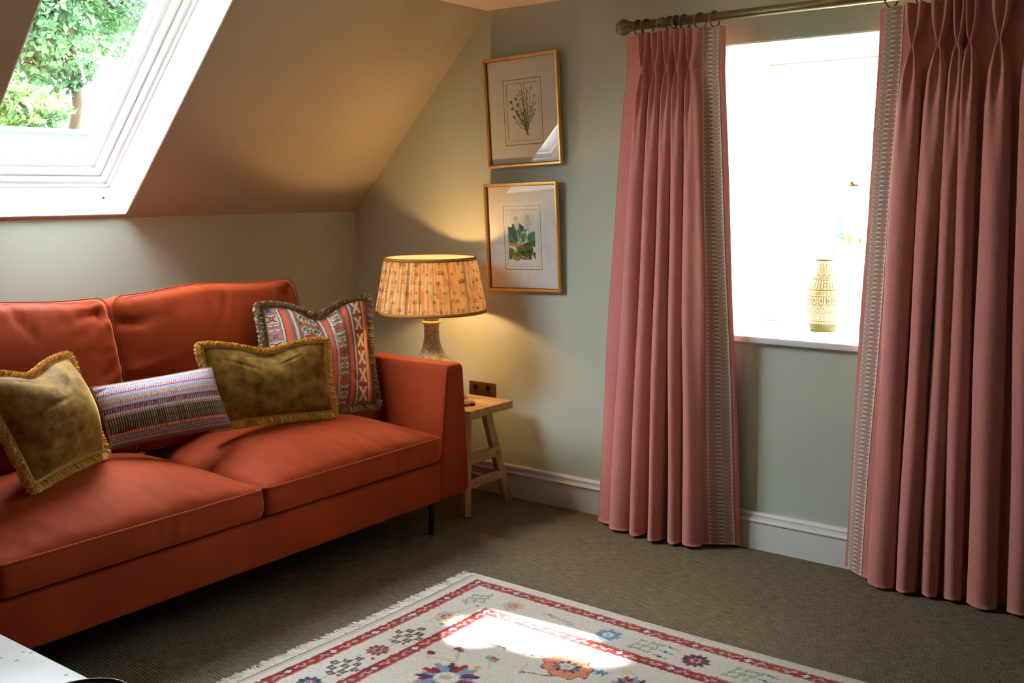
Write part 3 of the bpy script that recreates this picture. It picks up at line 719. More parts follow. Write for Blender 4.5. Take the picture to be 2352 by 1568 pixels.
path, nrm, _ = pillow(kil, *kc, .078, m_vcol, K, N=(260, 240), conc=(.07, .05), dip=.12, dipw=.40, back_t=.6,
                      creases=[(.35, .75, 1.2, .25, .05, .006), (-.55, .75, 2.2, .2, .05, .005), (.6, -.6, -.8, .3, .05, .004)])
fringe(kil, path, nrm, .034, m_greyf, [(150, 128, 98), (178, 156, 124), (118, 100, 78), (206, 192, 168), (134, 114, 90)], 12000, core=.009)

# gold lumbar cushion
gd = thing('scatter_cushion', 'oblong gold velvet cushion with gold fringe leaning on the kilim cushion', 'cushion', (.74, -1.2, .57))
path, nrm, _ = pillow(gd, (.775, -1.545, .612), (.895, -1.035, .590), (.825, -1.005, .878), (.705, -1.54, .912), .068, m_gold, None, N=(130, 100), conc=(.04, .06), dip=.10, dipw=.42,
                      creases=[(-.1, .8, .1, .3, .05, .006), (.7, .3, 1.6, .4, .05, .006), (.3, .6, .4, .2, .04, .005), (-.5, .5, -.5, .25, .05, .004), (.1, -.1, .2, .5, .08, .004), (.8, -.7, 1.9, .2, .05, .005)])
fringe(gd, path, nrm, .028, m_goldf, [(214, 160, 56), (232, 184, 84), (188, 134, 40), (246, 208, 120)], 11000, core=.008)

# striped woven cushion
SW, SH = .46, .26
Q = Canvas(SW, SH, .0016, (176, 168, 170))
bands = [(0, .035, (118, 110, 118), None), (.035, .075, (150, 100, 70), 'tick'), (.075, .15, (112, 100, 112), 'dot'), (.15, .215, (168, 66, 50), 'tick'), (.215, .305, (52, 50, 42), 'bar'), (.305, .33, (128, 84, 46), None),
         (.33, .43, (52, 52, 42), 'bar'), (.43, .465, (170, 70, 58), 'tick'), (.465, .52, (140, 146, 150), 'zig'), (.52, .60, (132, 62, 68), 'vee'), (.60, .655, (128, 138, 158), 'dot'), (.655, .69, (180, 78, 76), 'tick'),
         (.69, .725, (150, 150, 140), 'oval'), (.725, .755, (190, 112, 104), 'tick'), (.755, .815, (150, 160, 178), 'dot'), (.815, .83, (170, 58, 84), None), (.83, .885, (214, 200, 200), 'vee'), (.885, .93, (132, 150, 172), 'dot'), (.93, .965, (216, 196, 198), 'vee'), (.965, 1, (176, 150, 156), None)]
for (a0, a1, c, kd) in bands:
    y0, y1 = a0 * SH, a1 * SH; Q.rect(0, y0, SW, y1, c); h_ = y1 - y0; n = 54; p_ = SW / n
    for i in range(n):
        x = (i + .5) * p_
        if kd == 'tick': Q.rect(x - .0018, y0 + h_ * .15, x + .0018, y1 - h_ * .15, (206, 190, 176))
        elif kd == 'bar': Q.rect(x - .0019, y0 + h_ * .05, x + .0019, y1 - h_ * .05, (150, 146, 122))
        elif kd == 'dot': Q.ell(x, y0 + h_ * .3, .0020, .0022, (196, 200, 210)); Q.ell(x + p_ / 2, y0 + h_ * .72, .0020, .0022, (196, 200, 210))
        elif kd == 'oval': Q.ell(x, (y0 + y1) / 2, .0026, h_ * .42, (214, 210, 190)); Q.ell(x, (y0 + y1) / 2, .0012, h_ * .22, (60, 56, 50))
        elif kd == 'vee': Q.line(x - p_ / 2, y0, x, y1 - h_ * .1, .0020, (168, 60, 76) if c[0] > 180 else (206, 170, 180)); Q.line(x, y1 - h_ * .1, x + p_ / 2, y0, .0020, (168, 60, 76) if c[0] > 180 else (60, 30, 40))
        elif kd == 'zig': Q.diamond(x, (y0 + y1) / 2, .003 if i % 2 else .0015, h_ * .45, (220, 212, 200))
Q.noise(.25)
stc = thing('scatter_cushion', 'small striped woven cushion in pinks, blues and browns between two gold cushions', 'cushion', (.66, -1.66, .56))
path, nrm, _ = pillow(stc, (.759, -1.977, .600), (.859, -1.525, .612), (.757, -1.53, .835), (.66, -1.985, .812), .058, m_vcol, Q, N=(320, 200), conc=(.04, .03), back_t=.7,
                      creases=[(-.82, -.55, .35, .25, .07, .022), (-.9, .8, .6, .15, .05, .008), (-.75, -.9, .1, .3, .05, -.006)])
mk('piping', *tube(path[::2], .0032, 6, closed=True), Mat('brown_piping', .8, color=(120, 84, 70)), stc)

# gold square cushion at the left
gl = thing('scatter_cushion', 'square gold velvet cushion with gold fringe at the left end of the sofa', 'cushion', (.65, -2.15, .55))
path, nrm, _ = pillow(gl, (.938, -2.362, .592), (.762, -2.012, .602), (.663, -2.065, .935), (.864, -2.482, .938), .135, m_gold, None, N=(130, 110), conc=(.06, .05), dip=.09, dipw=.42, back_t=.7,
                      creases=[(.55, .75, .9, .3, .05, .010), (.3, .6, .5, .3, .05, .009), (-.5, .2, .2, .4, .05, .008), (-.6, -.2, .1, .4, .05, .008), (-.6, -.6, -.1, .4, .06, .008), (-.3, .75, -.2, .35, .06, .009)])
fringe(gl, path, nrm, .030, m_goldf, [(214, 160, 56), (232, 184, 84), (188, 134, 40), (246, 208, 120)], 12000, core=.010)

# ------------------------------------------------------------------ curtain pole, rings
RZ, RYY, RR = 2.180, -.12, .0175
pole = thing('curtain_pole', 'dark bronze curtain pole with round ball finial above the window', 'curtain pole', (2.6, RYY, RZ))
mk('pole', *tube([(1.775, RYY, RZ), (3.62, RYY, RZ)], RR, 24), m_bronze, pole)
for x, s_ in ((1.75, 1), (3.645, -1)):
    f1 = lathe([(.0001, -.034), (.012, -.032), (.024, -.024), (.032, -.010), (.034, 0), (.032, .010), (.025, .023), (.021, .027), (.021, .034), (.019, .036), (.019, .058), (.0001, .058)], 28, cap=False)
    V = f1[0]; V = np.stack([x + s_ * V[:, 2], RYY + V[:, 0], RZ + V[:, 1]], 1); mk('finial', V, f1[1], m_bronze, pole)
mk('pole_joint', *tube([(1.918, RYY, RZ), (1.954, RYY, RZ)], RR + .0012, 24), m_bronze, pole)
mk('joint_band', *tube([(1.914, RYY, RZ), (1.918, RYY, RZ)], RR + .0014, 24), Mat('silver_band', .3, metal=.9, color=(170, 165, 160)), pole)
mk('joint_screw', *lathe([(.0001, RZ + RR - .002), (.004, RZ + RR - .002), (.004, RZ + RR + .003), (.0001, RZ + RR + .003)], 10, 1.938, RYY - .004, cap=False), m_black, pole)
for x in (1.99, 3.5):
    mk('bracket', *merge([tube([(x, RYY, RZ - .014), (x, RYY + .012, RZ - .028), (x, -.06, RZ - .034), (x, -.006, RZ - .034)], .008, 10), tube([(x, -.008, RZ - .034), (x, -.0005, RZ - .034)], .026, 20),
                          tube([(x, RYY + .021 * math.cos(t), RZ + .021 * math.sin(t)) for t in np.linspace(-PI * .95, 0.1, 10)], .004, 6)]), m_bronze, pole)
rings = [(1.822, .5, 'leftmost curtain ring beside the ball finial'), (1.862, .95, 'second bronze curtain ring from the ball finial, turned face on'), (1.971, .40, 'bronze curtain ring just right of the pole joint band'),
         (2.000, .3, 'bronze curtain ring close behind the joint, third from left curtain edge'), (2.035, .5, 'bronze curtain ring above the fifth pleat of the left curtain'),
         (2.105, .95, 'bronze curtain ring turned face on above the braid of the left curtain'), (2.168, .45, 'rightmost bronze ring of the left curtain'),
         (2.856, .9, 'bronze curtain ring above the braided edge of the right curtain'), (2.951, .1, 'bronze curtain ring above the first pleat of the right curtain'), (3.039, .25, 'bronze curtain ring above the second pleat of the right curtain')]
for (x, yaw, lb) in rings:
    o = thing('curtain_ring', lb, 'curtain ring', (x, RYY, RZ - .009), 'bronze curtain rings on the pole')
    R_ = .0300; pts = []
    for t in np.linspace(0, 2 * PI, 32, endpoint=False):
        a_ = R_ * math.cos(t); b2 = R_ * math.sin(t); pts.append((x + a_ * math.sin(yaw) * .62, RYY + a_ * math.cos(yaw * .62), RZ - .009 + b2))
    mk('ring', *tube(pts, .0034, 8, closed=True), m_bronze, o)
    mk('eyelet', *tube([(x, RYY + .005 * math.cos(t), RZ - .009 - R_ - .008 + .005 * math.sin(t)) for t in np.linspace(0, 2 * PI, 12, endpoint=False)], .0014, 6, closed=True), m_bronze, o)

# ------------------------------------------------------------------ curtains
def curtain(name_label, keys, sub, braid_idx, flip=False):
    """keys: list of (z, [(x,y)...]) top to bottom, all with the same number of control points"""
    t = thing('curtain', name_label, 'curtain', (keys[-1][1][len(keys[-1][1]) // 2][0], -.15, 0.0))
    zk = np.array([k[0] for k in keys]); CP = np.array([k[1] for k in keys])          # (K,n,2)
    nz = 170; zz = np.concatenate([np.linspace(zk[0], 1.70, 70, endpoint=False), np.linspace(1.70, zk[-1], 100)])
    o_ = np.argsort(zk)
    C = np.zeros((nz, CP.shape[1], 2))
    for i in range(CP.shape[1]):
        for d in range(2):
            C[:, i, d] = np.interp(zz, zk[o_], CP[o_, i, d])
    # soften the changes down the drop
    Cs = C.copy()
    for it in range(2):
        Cs[1:-1] = (Cs[:-2] + 2 * Cs[1:-1] + Cs[2:]) / 4
    C = Cs
    Vs = np.stack([catmull(C[k], sub) for k in range(nz)], 1)       # (cols, nz, 2)
    nc = Vs.shape[0]
    cols = np.arange(nc)
    wob = .0022 * np.sin(zz[None, :] * 5.3 + cols[:, None] * .11) * np.clip((2.0 - zz[None, :]) / 1.0, 0, 1)
    V = np.stack([Vs[..., 0] + wob, Vs[..., 1] + wob * .6, np.broadcast_to(zz, (nc, nz))], -1)
    # hem hangs unevenly
    V[:, -1, 2] += .002 * np.sin(cols * .2)
    # thickness: a lining sheet behind
    du = np.gradient(V[..., :2], axis=0); nn_ = np.stack([-du[..., 1], du[..., 0]], -1); nn_ /= np.linalg.norm(nn_, axis=-1, keepdims=True) + 1e-9
    if nn_[..., 1].mean() > 0: nn_ = -nn_
    # nn_ points to the room
    B = V.copy(); B[..., :2] -= nn_ * .004
    F = gridF(nc, nz)
    N0 = nc * nz
    ring = [(i, 0) for i in range(nc)] + [(nc - 1, j) for j in range(1, nz)] + [(i, nz - 1) for i in range(nc - 2, -1, -1)] + [(0, j) for j in range(nz - 2, 0, -1)]
    idx = np.array([i * nz + j for i, j in ring]); FE = np.stack([idx, np.roll(idx, -1), np.roll(idx, -1) + N0, idx + N0], -1)
    mk('cloth', np.concatenate([V.reshape(-1, 3), B.reshape(-1, 3)]), np.concatenate([F, F[:, ::-1] + N0, FE]), m_linen, t)
    i0, i1 = braid_idx[0] * sub, braid_idx[1] * sub
    T_ = V[i0:i1 + 1].copy(); T_[..., :2] += nn_[i0:i1 + 1] * .0022; T_[:, :, 2] = np.clip(T_[:, :, 2], .016, 2.2)
    nb = i1 - i0 + 1; E_ = T_.copy(); E_[..., :2] -= nn_[i0:i1 + 1] * .0018
    sl_ = np.concatenate([np.zeros((1, nz)), np.cumsum(np.linalg.norm(np.diff(T_[..., :2], axis=0), axis=-1), 0)], 0); un_ = sl_ / sl_[-1:]; vn = (zz[None, :] / .0170) * np.ones((nb, 1))
    if flip: un_ = 1 - un_
    uv = np.stack([un_, vn], -1).reshape(-1, 2)
    F = gridF(nb, nz); M0 = nb * nz
    ring = [(i, 0) for i in range(nb)] + [(nb - 1, j) for j in range(1, nz)] + [(i, nz - 1) for i in range(nb - 2, -1, -1)] + [(0, j) for j in range(nz - 2, 0, -1)]
    idx = np.array([i * nz + j for i, j in ring]); FE = np.stack([idx, np.roll(idx, -1), np.roll(idx, -1) + M0, idx + M0], -1)
    mk('braid_trim', np.concatenate([T_.reshape(-1, 3), E_.reshape(-1, 3)]), np.concatenate([F, F[:, ::-1] + M0, FE]), m_braid, t, uv=np.concatenate([uv, uv]))
    return t
def pleat(cx, yb, w, d, cre, skew=0.0):
    """six control points of one pleat: valley side, lobe, crease, lobe, side"""
    f = min(max(cre / .012, 0), 1); e = .66 + .08 * f; l = .90 + .10 * f
    return [(cx - w * .97, yb - .28 * d), (cx - w * 1.0, yb - e * d), (cx - w * .56 + skew, yb - l * d), (cx + skew * .5, yb - d + max(cre, 0)), (cx + w * .56 + skew, yb - l * d), (cx + w * 1.0, yb - e * d), (cx + w * .97, yb - .28 * d)]
def section(left, right, cs, ws, ybs, ds, cres):
    pts = list(left)
    for i, c in enumerate(cs):
        if i > 0:
            pts.append(((cs[i - 1] + c) / 2 + (ws[i - 1] - ws[i]) * .5, (ybs[i - 1] + ybs[i]) / 2))
        pts += pleat(c, ybs[i], ws[i], ds[i], cres)
    return pts + list(right)
def lerp(a, b, t): return [x + (y - x) * t for x, y in zip(a, b)]
def lp(a, b, t): return [(p[0] + (q[0] - p[0]) * t, p[1] + (q[1] - p[1]) * t) for p, q in zip(a, b)]
# left curtain
ct = [1.868, 1.928, 1.982, 2.029, 2.086]; cb = [1.772, 1.868, 1.968, 2.052, 2.128]
wb = [.050, .036, .032, .030, .038]; db = [.085, .10, .12, .10, .095]
Lt = [(1.772, -.128), (1.800, -.131), (1.830, -.132)]; Rt = [(2.122, -.128), (2.150, -.128), (2.194, -.126), (2.208, -.124), (2.218, -.118)]
Lb = [(1.634, -.118), (1.665, -.134), (1.700, -.140)]; Rb = [(2.186, -.112), (2.225, -.095), (2.284, -.056), (2.297, -.050), (2.304, -.044)]
n5 = [1] * 5
keys = [(2.142, section(Lt, Rt, ct, [.0255] * 5, [-.118] * 5, [.055] * 5, .034)),
        (2.075, section(Lt, Rt, ct, [.0215] * 5, [-.118] * 5, [.055] * 5, .032)),
        (2.020, section(Lt, Rt, ct, [.012] * 5, [-.118] * 5, [.055] * 5, .012)),
        (1.990, section(Lt, Rt, ct, [.006] * 5, [-.118] * 5, [.055] * 5, .001)),
        (1.965, section(Lt, Rt, ct, [.014] * 5, [-.118] * 5, [.056] * 5, .018)),
        (1.90, section(lp(Lt, Lb, .08), lp(Rt, Rb, .04), lerp(ct, cb, .05), [.0235] * 5, [-.118] * 5, [.064] * 5, .022)),
        (1.78, section(lp(Lt, Lb, .18), lp(Rt, Rb, .10), lerp(ct, cb, .12), [.0265] * 5, [-.118] * 5, [.070] * 5, .007)),
        (1.55, section(lp(Lt, Lb, .32), lp(Rt, Rb, .22), lerp(ct, cb, .26), lerp([.0275] * 5, wb, .25), [-.118] * 5, lerp([.068] * 5, db, .2), 0)),
        (1.00, section(lp(Lt, Lb, .60), lp(Rt, Rb, .50), lerp(ct, cb, .52), lerp([.028] * 5, wb, .6), [-.114] * 5, lerp([.072] * 5, db, .6), -.002)),
        (0.014, section(Lb, Rb, cb, wb, [-.108, -.108, -.112, -.105, -.10], db, -.012))]
nL = len(keys[0][1])
curtain('left rose linen curtain with pinch pleats and a leaf braid down its right edge', keys, 6, (nL - 5, nL - 3))
# right curtain
ct = [2.951, 3.039, 3.101, 3.141, 3.234, 3.335]; cb = [2.920, 3.012, 3.094, 3.172, 3.275, 3.40]
wb = [.046, .034, .030, .032, .050, .040]; db = [.085, .095, .075, .075, .095, .08]
Lt = [(2.819, -.118), (2.830, -.122), (2.838, -.126), (2.868, -.130), (2.905, -.130)]; Rt = [(3.385, -.128), (3.42, -.12), (3.44, -.10)]
Lb = [(2.744, -.036), (2.752, -.042), (2.758, -.046), (2.790, -.072), (2.832, -.100)]; Rb = [(3.452, -.11), (3.48, -.10), (3.50, -.08)]
keys = [(2.142, section(Lt, Rt, ct, [.034, .034, .024, .024, .034, .034], [-.118] * 6, [.056] * 6, .038)),
        (2.075, section(Lt, Rt, ct, [.029, .029, .021, .021, .029, .029], [-.118] * 6, [.056] * 6, .034)),
        (2.020, section(Lt, Rt, ct, [.015] * 6, [-.118] * 6, [.056] * 6, .013)),
        (1.993, section(Lt, Rt, ct, [.006] * 6, [-.118] * 6, [.056] * 6, .001)),
        (1.965, section(Lt, Rt, ct, [.017] * 6, [-.118] * 6, [.058] * 6, .020)),
        (1.90, section(lp(Lt, Lb, .05), lp(Rt, Rb, .05), lerp(ct, cb, .05), [.032, .031, .024, .024, .032, .03], [-.118] * 6, [.068] * 6, .026)),
        (1.78, section(lp(Lt, Lb, .12), lp(Rt, Rb, .12), lerp(ct, cb, .12), [.040, .037, .027, .028, .040, .036], [-.118] * 6, [.074] * 6, .008)),
        (1.55, section(lp(Lt, Lb, .24), lp(Rt, Rb, .24), lerp(ct, cb, .26), lerp([.044, .039, .029, .031, .044, .04], wb, .2), [-.118] * 6, lerp([.070] * 6, db, .2), 0)),
        (1.00, section(lp(Lt, Lb, .53), lp(Rt, Rb, .53), lerp(ct, cb, .55), lerp([.045, .039, .031, .033, .046, .042], wb, .6), [-.105] * 6, lerp([.075] * 6, db, .6), -.002)),
        (0.014, section(Lb, Rb, cb, wb, [-.092, -.082, -.085, -.075, -.070, -.07], db, -.012))]
curtain('right rose linen curtain with pinch pleats and a leaf braid down its left edge', keys, 6, (2, 4), True)

# ------------------------------------------------------------------ pictures
def picture(label, TLx, TLz, w, h, rot, paint_fn, ytop, ybot):
    t = thing('framed_picture', label, 'picture', (TLx + w / 2, -.02, TLz - h))
    ca, sa = math.cos(rot), math.sin(rot)
    def tf(V):
        V = np.asarray(V, float); x = V[:, 0]; z = V[:, 2]                      # local: x right, z down negative, y depth (0 back .. -d front)
        X_ = TLx + x * ca - z * sa; Z_ = TLz + x * sa + z * ca; k = -z / h; yb = ytop + (ybot - ytop) * k
        return np.stack([X_, yb + V[:, 1], Z_], 1)
    fw, fd = .017, .022
    def ring_(prof_, mat, name):
        P = []; F = []; k = len(prof_)
        for (cx_, cz_, sx, sz) in ((0, 0, 1, -1), (w, 0, -1, -1), (w, -h, -1, 1), (0, -h, 1, 1)):
            for (d, y) in prof_: P.append((cx_ + sx * d, y, cz_ + sz * d))
        for c in range(4):
            for i in range(k): F.append((c * k + i, c * k + (i + 1) % k, ((c + 1) % 4) * k + (i + 1) % k, ((c + 1) % 4) * k + i))
        return mk(name, tf(P), F, mat, t, smooth=False)
    ring_([(0, 0), (0, -fd * .8), (.003, -fd), (.009, -fd), (.011, -fd * .72), (.0125, -fd * .72), (.0135, -fd * .62), (.0135, 0)], m_gilt, 'frame')
    ring_([(.0135, -.001), (.0135, -fd * .6), (fw, -fd * .45), (fw, -.001)], m_gilt2, 'frame_slip')
    mk('backing', tf(box(.004, w - .004, -.003, 0, -h + .004, -.004, .0005)[0]), box(.004, w - .004, -.003, 0, -h + .004, -.004, .0005)[1], m_gilt2, t)
    cv = Canvas(w, h, .00165, (248, 244, 236)); paint_fn(cv, w, h); cv.noise(.03)
    nx, ny = 250, 300; u = np.linspace(0, 1, nx); v = np.linspace(0, 1, ny); U_, V_ = np.meshgrid(u, v, indexing='ij')
    P = np.stack([.012 + U_ * (w - .024), np.full(U_.shape, -.005), -.012 - V_ * (h - .024)], -1).reshape(-1, 3)
    cc_ = cv.sample(((.012 + U_ * (w - .024)) / w).ravel(), ((.012 + V_ * (h - .024)) / h).ravel())
    mk('print', tf(P), gridF(nx, ny), m_print, t, color=cc_, smooth=False)
    g_ = hardbox(.010, w - .010, -.0085, -.0075, -h + .010, -.010); mk('glass', tf(g_[0]), g_[1], m_pglass, t, smooth=False)
    return t
def borders(c, w, h):
    for (a_, al) in ((.165, .25), (.19, .35)): c.frame(w * a_, h * (a_ - .03), w * (1 - a_), h * (1 - a_ + .03), .0014, (190, 182, 170), al)
    c.frame(w * .245, h * .21, w * .755, h * .80, .0032, (128, 110, 92))
    c.frame(w * .287, h * .245, w * .72, h * .770, .0022, (206, 160, 130))
def bot1(c, w, h):
    borders(c, w, h); r_ = np.random.RandomState(5)
    bx, by = .545 * w, .70 * h
    tips = [(.36, .47, 1), (.345, .41, 1), (.41, .385, 1), (.43, .44, 1), (.42, .50, 1), (.38, .545, 1), (.44, .53, 1), (.50, .52, 1), (.62, .30, 2), (.57, .33, 2), (.66, .37, 2), (.67, .44, 2), (.56, .39, 2), (.61, .47, 2), (.64, .53, 2), (.49, .27, 0), (.53, .26, 0), (.46, .32, 0), (.44, .355, 0), (.50, .34, 0), (.55, .30, 0), (.52, .44, 0), (.58, .55, 0), (.40, .60, 0), (.66, .50, 2), (.50, .39, 0)]
    for (tx, ty, kd) in tips:
        tx, ty = tx * w, ty * h; pts = []
        for k in range(11):
            s_ = k / 10; pts.append((bx + (tx - bx) * s_ ** 1.3 + .004 * math.sin(s_ * 7 + tx * 300), by + (ty - by) * s_))
        c.path(pts, .0020, (112, 120, 62)); c.path(pts[2:9:2], .0022, (88, 104, 58), .6)
        for k in range(2, 10, 1):
            a_ = r_.uniform(0, 6.28); c.ell(pts[k][0] + .004 * math.cos(a_), pts[k][1] + .004 * math.sin(a_), .004, .0016, (104, 122, 70), a_, .8)
        if kd == 1:
            for q_ in range(5): a_ = q_ * 1.256; c.ell(tx + .0048 * math.cos(a_), ty + .0048 * math.sin(a_), .0042, .003, (58, 78, 120) if q_ % 2 else (78, 104, 146), a_)
            c.ell(tx, ty + .003, .0018, .0018, (190, 160, 90))
        elif kd == 2:
            for q_ in range(4): a_ = q_ * 1.57 + .5; c.ell(tx + .005 * math.cos(a_), ty + .005 * math.sin(a_), .0042, .003, (140, 156, 164) if q_ else (84, 112, 116), a_, .8)
        else:
            for q_ in range(3): a_ = q_ * 2.1; c.ell(tx + .003 * math.cos(a_), ty + .003 * math.sin(a_), .0032, .0022, (140, 142, 80), a_, .8)
    for k in range(5): c.line(bx, by - .004, bx + r_.uniform(-.018, .018), by + .010, .0022, (92, 122, 66))
    for yy, ww in ((.735, .06), (.75, .10), (.762, .05)): 
        for k in range(int(ww * 160)): c.rect((.5 - ww) * w + k * .0062 * w / .43, yy * h, (.5 - ww) * w + k * .0062 * w / .43 + .003, yy * h + .0014, (160, 150, 140), .7)
def bot2(c, w, h):
    borders(c, w, h)
    def T(px, py): # crop coordinates (scale 10.45 from 1160,470) to sheet
        X_ = 1160 + px / 10.45; Y_ = 470 + py / 10.45; fy = (Y_ - 420) / 251; return ((X_ - (1117 + 10 * fy)) / 168.5 * w, fy * h)
    def P(pts, c_, al=1): c.poly([T(*p) for p in pts], c_, al)
    def Ln(pts, wd, c_, al=1): c.path([T(*p) for p in pts], wd, c_, al)
    for (cx_, cy_) in ((310, 330), (600, 300)):
        x, y = T(cx_, cy_); c.ell(x, y, .036, .045, (216, 204, 192), 0, .45, .10, 7); c.ell(x, y, .014, .013, (178, 176, 172), 0, .8); c.rect(x - .004, y + .012, x + .012, y + .07, (212, 204, 200), .6)
    dk, md, lt, pale = (42, 88, 52), (62, 112, 64), (112, 140, 60), (150, 176, 96)
    P([(130, 520), (210, 555), (240, 460), (270, 460), (310, 600), (350, 640), (370, 700), (360, 920), (300, 935), (150, 925)], dk)
    P([(135, 700), (300, 930), (150, 925)], md); Ln([(150, 700), (320, 930)], .003, pale); Ln([(255, 480), (350, 900)], .002, md)
    P([(375, 600), (395, 440), (510, 530), (530, 620), (470, 660), (450, 800), (400, 830), (350, 640)], dk); Ln([(400, 470), (430, 760)], .003, pale)
    P([(510, 640), (605, 570), (590, 620), (540, 680)], md)
    P([(460, 700), (520, 670), (580, 690), (590, 790), (550, 880), (520, 910), (470, 900)], lt); P([(470, 740), (520, 720), (520, 900), (480, 890)], md)
    for a_ in ((345, 640, 390, 950), (380, 650, 430, 950), (450, 660, 450, 950), (540, 700, 520, 940)): Ln([a_[:2], a_[2:]], .0055, (140, 168, 84))
    P([(605, 880), (600, 760), (640, 690), (720, 655), (780, 655), (785, 860)], (56, 116, 72)); Ln([(610, 900), (680, 860), (785, 840)], .003, pale)
    P([(590, 910), (700, 860), (790, 860), (790, 1030), (730, 1010)], dk)
    P([(150, 930), (350, 935), (450, 985), (400, 1030), (320, 1040), (290, 1000), (150, 990)], (196, 150, 84)); P([(150, 1020), (210, 1030), (250, 1060), (150, 1060)], (196, 150, 84))
    P([(330, 1040), (520, 940), (620, 905), (700, 960), (740, 1060), (730, 1180), (690, 1300), (650, 1310), (460, 1240), (360, 1120)], dk); Ln([(520, 950), (520, 1080), (640, 1290)], .003, pale)
    P([(520, 940), (620, 905), (700, 960), (740, 1060), (640, 1100), (520, 1060)], (34, 74, 46)); Ln([(360, 1130), (470, 1240), (640, 1310)], .0028, pale)
    P([(155, 1060), (250, 1055), (290, 1120), (220, 1180), (160, 1180)], dk); P([(160, 1190), (280, 1120), (300, 1180), (230, 1240), (220, 1320), (165, 1340)], (70, 112, 50)); Ln([(160, 1190), (340, 1110)], .004, pale)
    x, y = T(350, 1250); c.ell(x, y, .030, .021, (122, 140, 50)); c.ell(x - .004, y + .004, .018, .012, (152, 164, 70)); c.ell(x + .006, y - .004, .016, .008, (96, 108, 52))
    P([(460, 1260), (640, 1320), (720, 1270), (720, 1310), (640, 1335), (470, 1320)], (86, 66, 62))
    P([(720, 1180), (790, 1130), (795, 1250), (800, 1330), (730, 1240)], (110, 146, 70)); P([(750, 1170), (790, 1130), (800, 1330)], dk)
    for k in range(26): x, y = T(250 + k * 19, 1440 + 6 * math.sin(k)); c.rect(x, y, x + .0035, y + .0018, (150, 146, 150), .7 if k % 5 else 0)
picture('upper framed botanical print of a blue-flowered sprig in gilt frame', .928, 2.119, .428, .508, .032, bot1, -.028, -.012)
picture('lower framed botanical print of large green leaves in gilt frame', .922, 1.538, .430, .515, .026, bot2, -.026, -.012)

# ------------------------------------------------------------------ socket
sk = thing('wall_socket', 'aged brass double wall socket behind the oak side table', 'socket', (.872, 0, .46))
mk('plate', *box(.788, .956, -.0075, -.0005, .458, .558, .004, 3), m_brass, sk)
for x in (.832, .912):
    o = mk('rocker_switch', *box(x - .014, x + .010, -.0105, -.007, .520, .546, .002), m_black, sk)
for x in (.832, .912):
    for (dx, dz, ww, hh) in ((0, .505, .004, .008), (-.013, .482, .008, .004), (.011, .482, .008, .004)):
        mk('pin_hole', *box(x + dx - ww, x + dx + ww, -.0088, -.007, dz - hh, dz + hh, .0008), m_black, sk)
for x in (.8, .944): mk('screw', *tube([(x, -.0092, .508), (x, -.007, .508)], .003, 10), m_brass, sk)

# ------------------------------------------------------------------ side table
st = thing('side_table', 'small pale oak side table with splayed legs between sofa and wall', 'side table', (.8, -.28, 0))
mk('tabletop', *box(.43, 1.15, -.435, -.115, .478, .515, .004, 3, (4, 2, 1)), m_oak, st)
for x, sx in ((1.062, 1), (.52, -1)):
    for y1, y0, sy in ((-.405, -.345, -1), (-.085, -.205, 1)):
        mk('leg', *bar((x + sx * .026, y1, 0.001), (x - sx * .012, y0, .479), .045, .032, up=(1, 0, 0)), m_oakv, st)
    mk('cross_rail', *bar((x + sx * .008, -.375, .262), (x + sx * .008, -.14, .262), .026, .048, up=(0, 0, 1)), m_oak, st)
    mk('top_rail', *bar((x - sx * .01, -.385, .462), (x - sx * .01, -.165, .462), .03, .034, up=(0, 0, 1)), m_oak, st)
mk('stretcher', *bar((.535, -.245, .145), (1.06, -.245, .145), .028, .04, up=(0, 0, 1)), m_oak, st)
for x, sx in ((1.07, 1), (.512, -1)): mk('low_rail', *bar((x + sx * .012, -.385, .145), (x + sx * .012, -.115, .145), .024, .04, up=(0, 0, 1)), m_oak, st)
m_coast = Mat('speckled_coaster', .7, .2); vo = m_coast.node('ShaderNodeTexVoronoi'); vo.inputs['Scale'].default_value = 160; m_coast.link(m_coast.coord(), vo.inputs['Vector'])
m_coast.col(m_coast.mix(Nd(m_coast.t, vo.outputs['Distance']).gt(.42), (196, 176, 150), (60, 44, 36))); m_coast.bump(Nd(m_coast.t, vo.outputs['Distance']), .5, .002)
tag(mk('coaster', *lathe([(.0001, .5155), (.036, .5155), (.040, .519), (.040, .525), (.036, .529), (.0001, .529)], 30, 1.036, -.325, cap=False), m_coast), 'round speckled beaded coaster on the oak side table', 'coaster')

# ------------------------------------------------------------------ table lamp
LX, LY = .805, -.302
lamp = thing('table_lamp', 'lit table lamp with pleated patterned shade on mottled ceramic base', 'lamp', (LX, LY, .515))
m_cer = Mat('mottled_ceramic', .28, .45); n1 = m_cer.noise(90, 4, rough=.7); n2 = m_cer.noise(12, 3)
cc1 = m_cer.mix(m_cer.ramp(n1, .4, .6), (176, 166, 140), (104, 100, 84)); m_cer.col(m_cer.mix(m_cer.ramp(n2, .35, .7) * .5, cc1, (140, 132, 112))); m_cer.bump(n1, .15, .002)
prof_b = [(.0001, .516), (.070, .516), (.076, .522), (.084, .535), (.118, .575), (.134, .615), (.132, .645), (.112, .682), (.082, .712), (.058, .742), (.044, .775), (.038, .81), (.036, .85), (.037, .880)]
mk('lamp_base', *lathe([tuple(p) for p in catmull(prof_b, 5)], 56, LX, LY, cap=False), m_cer, lamp)
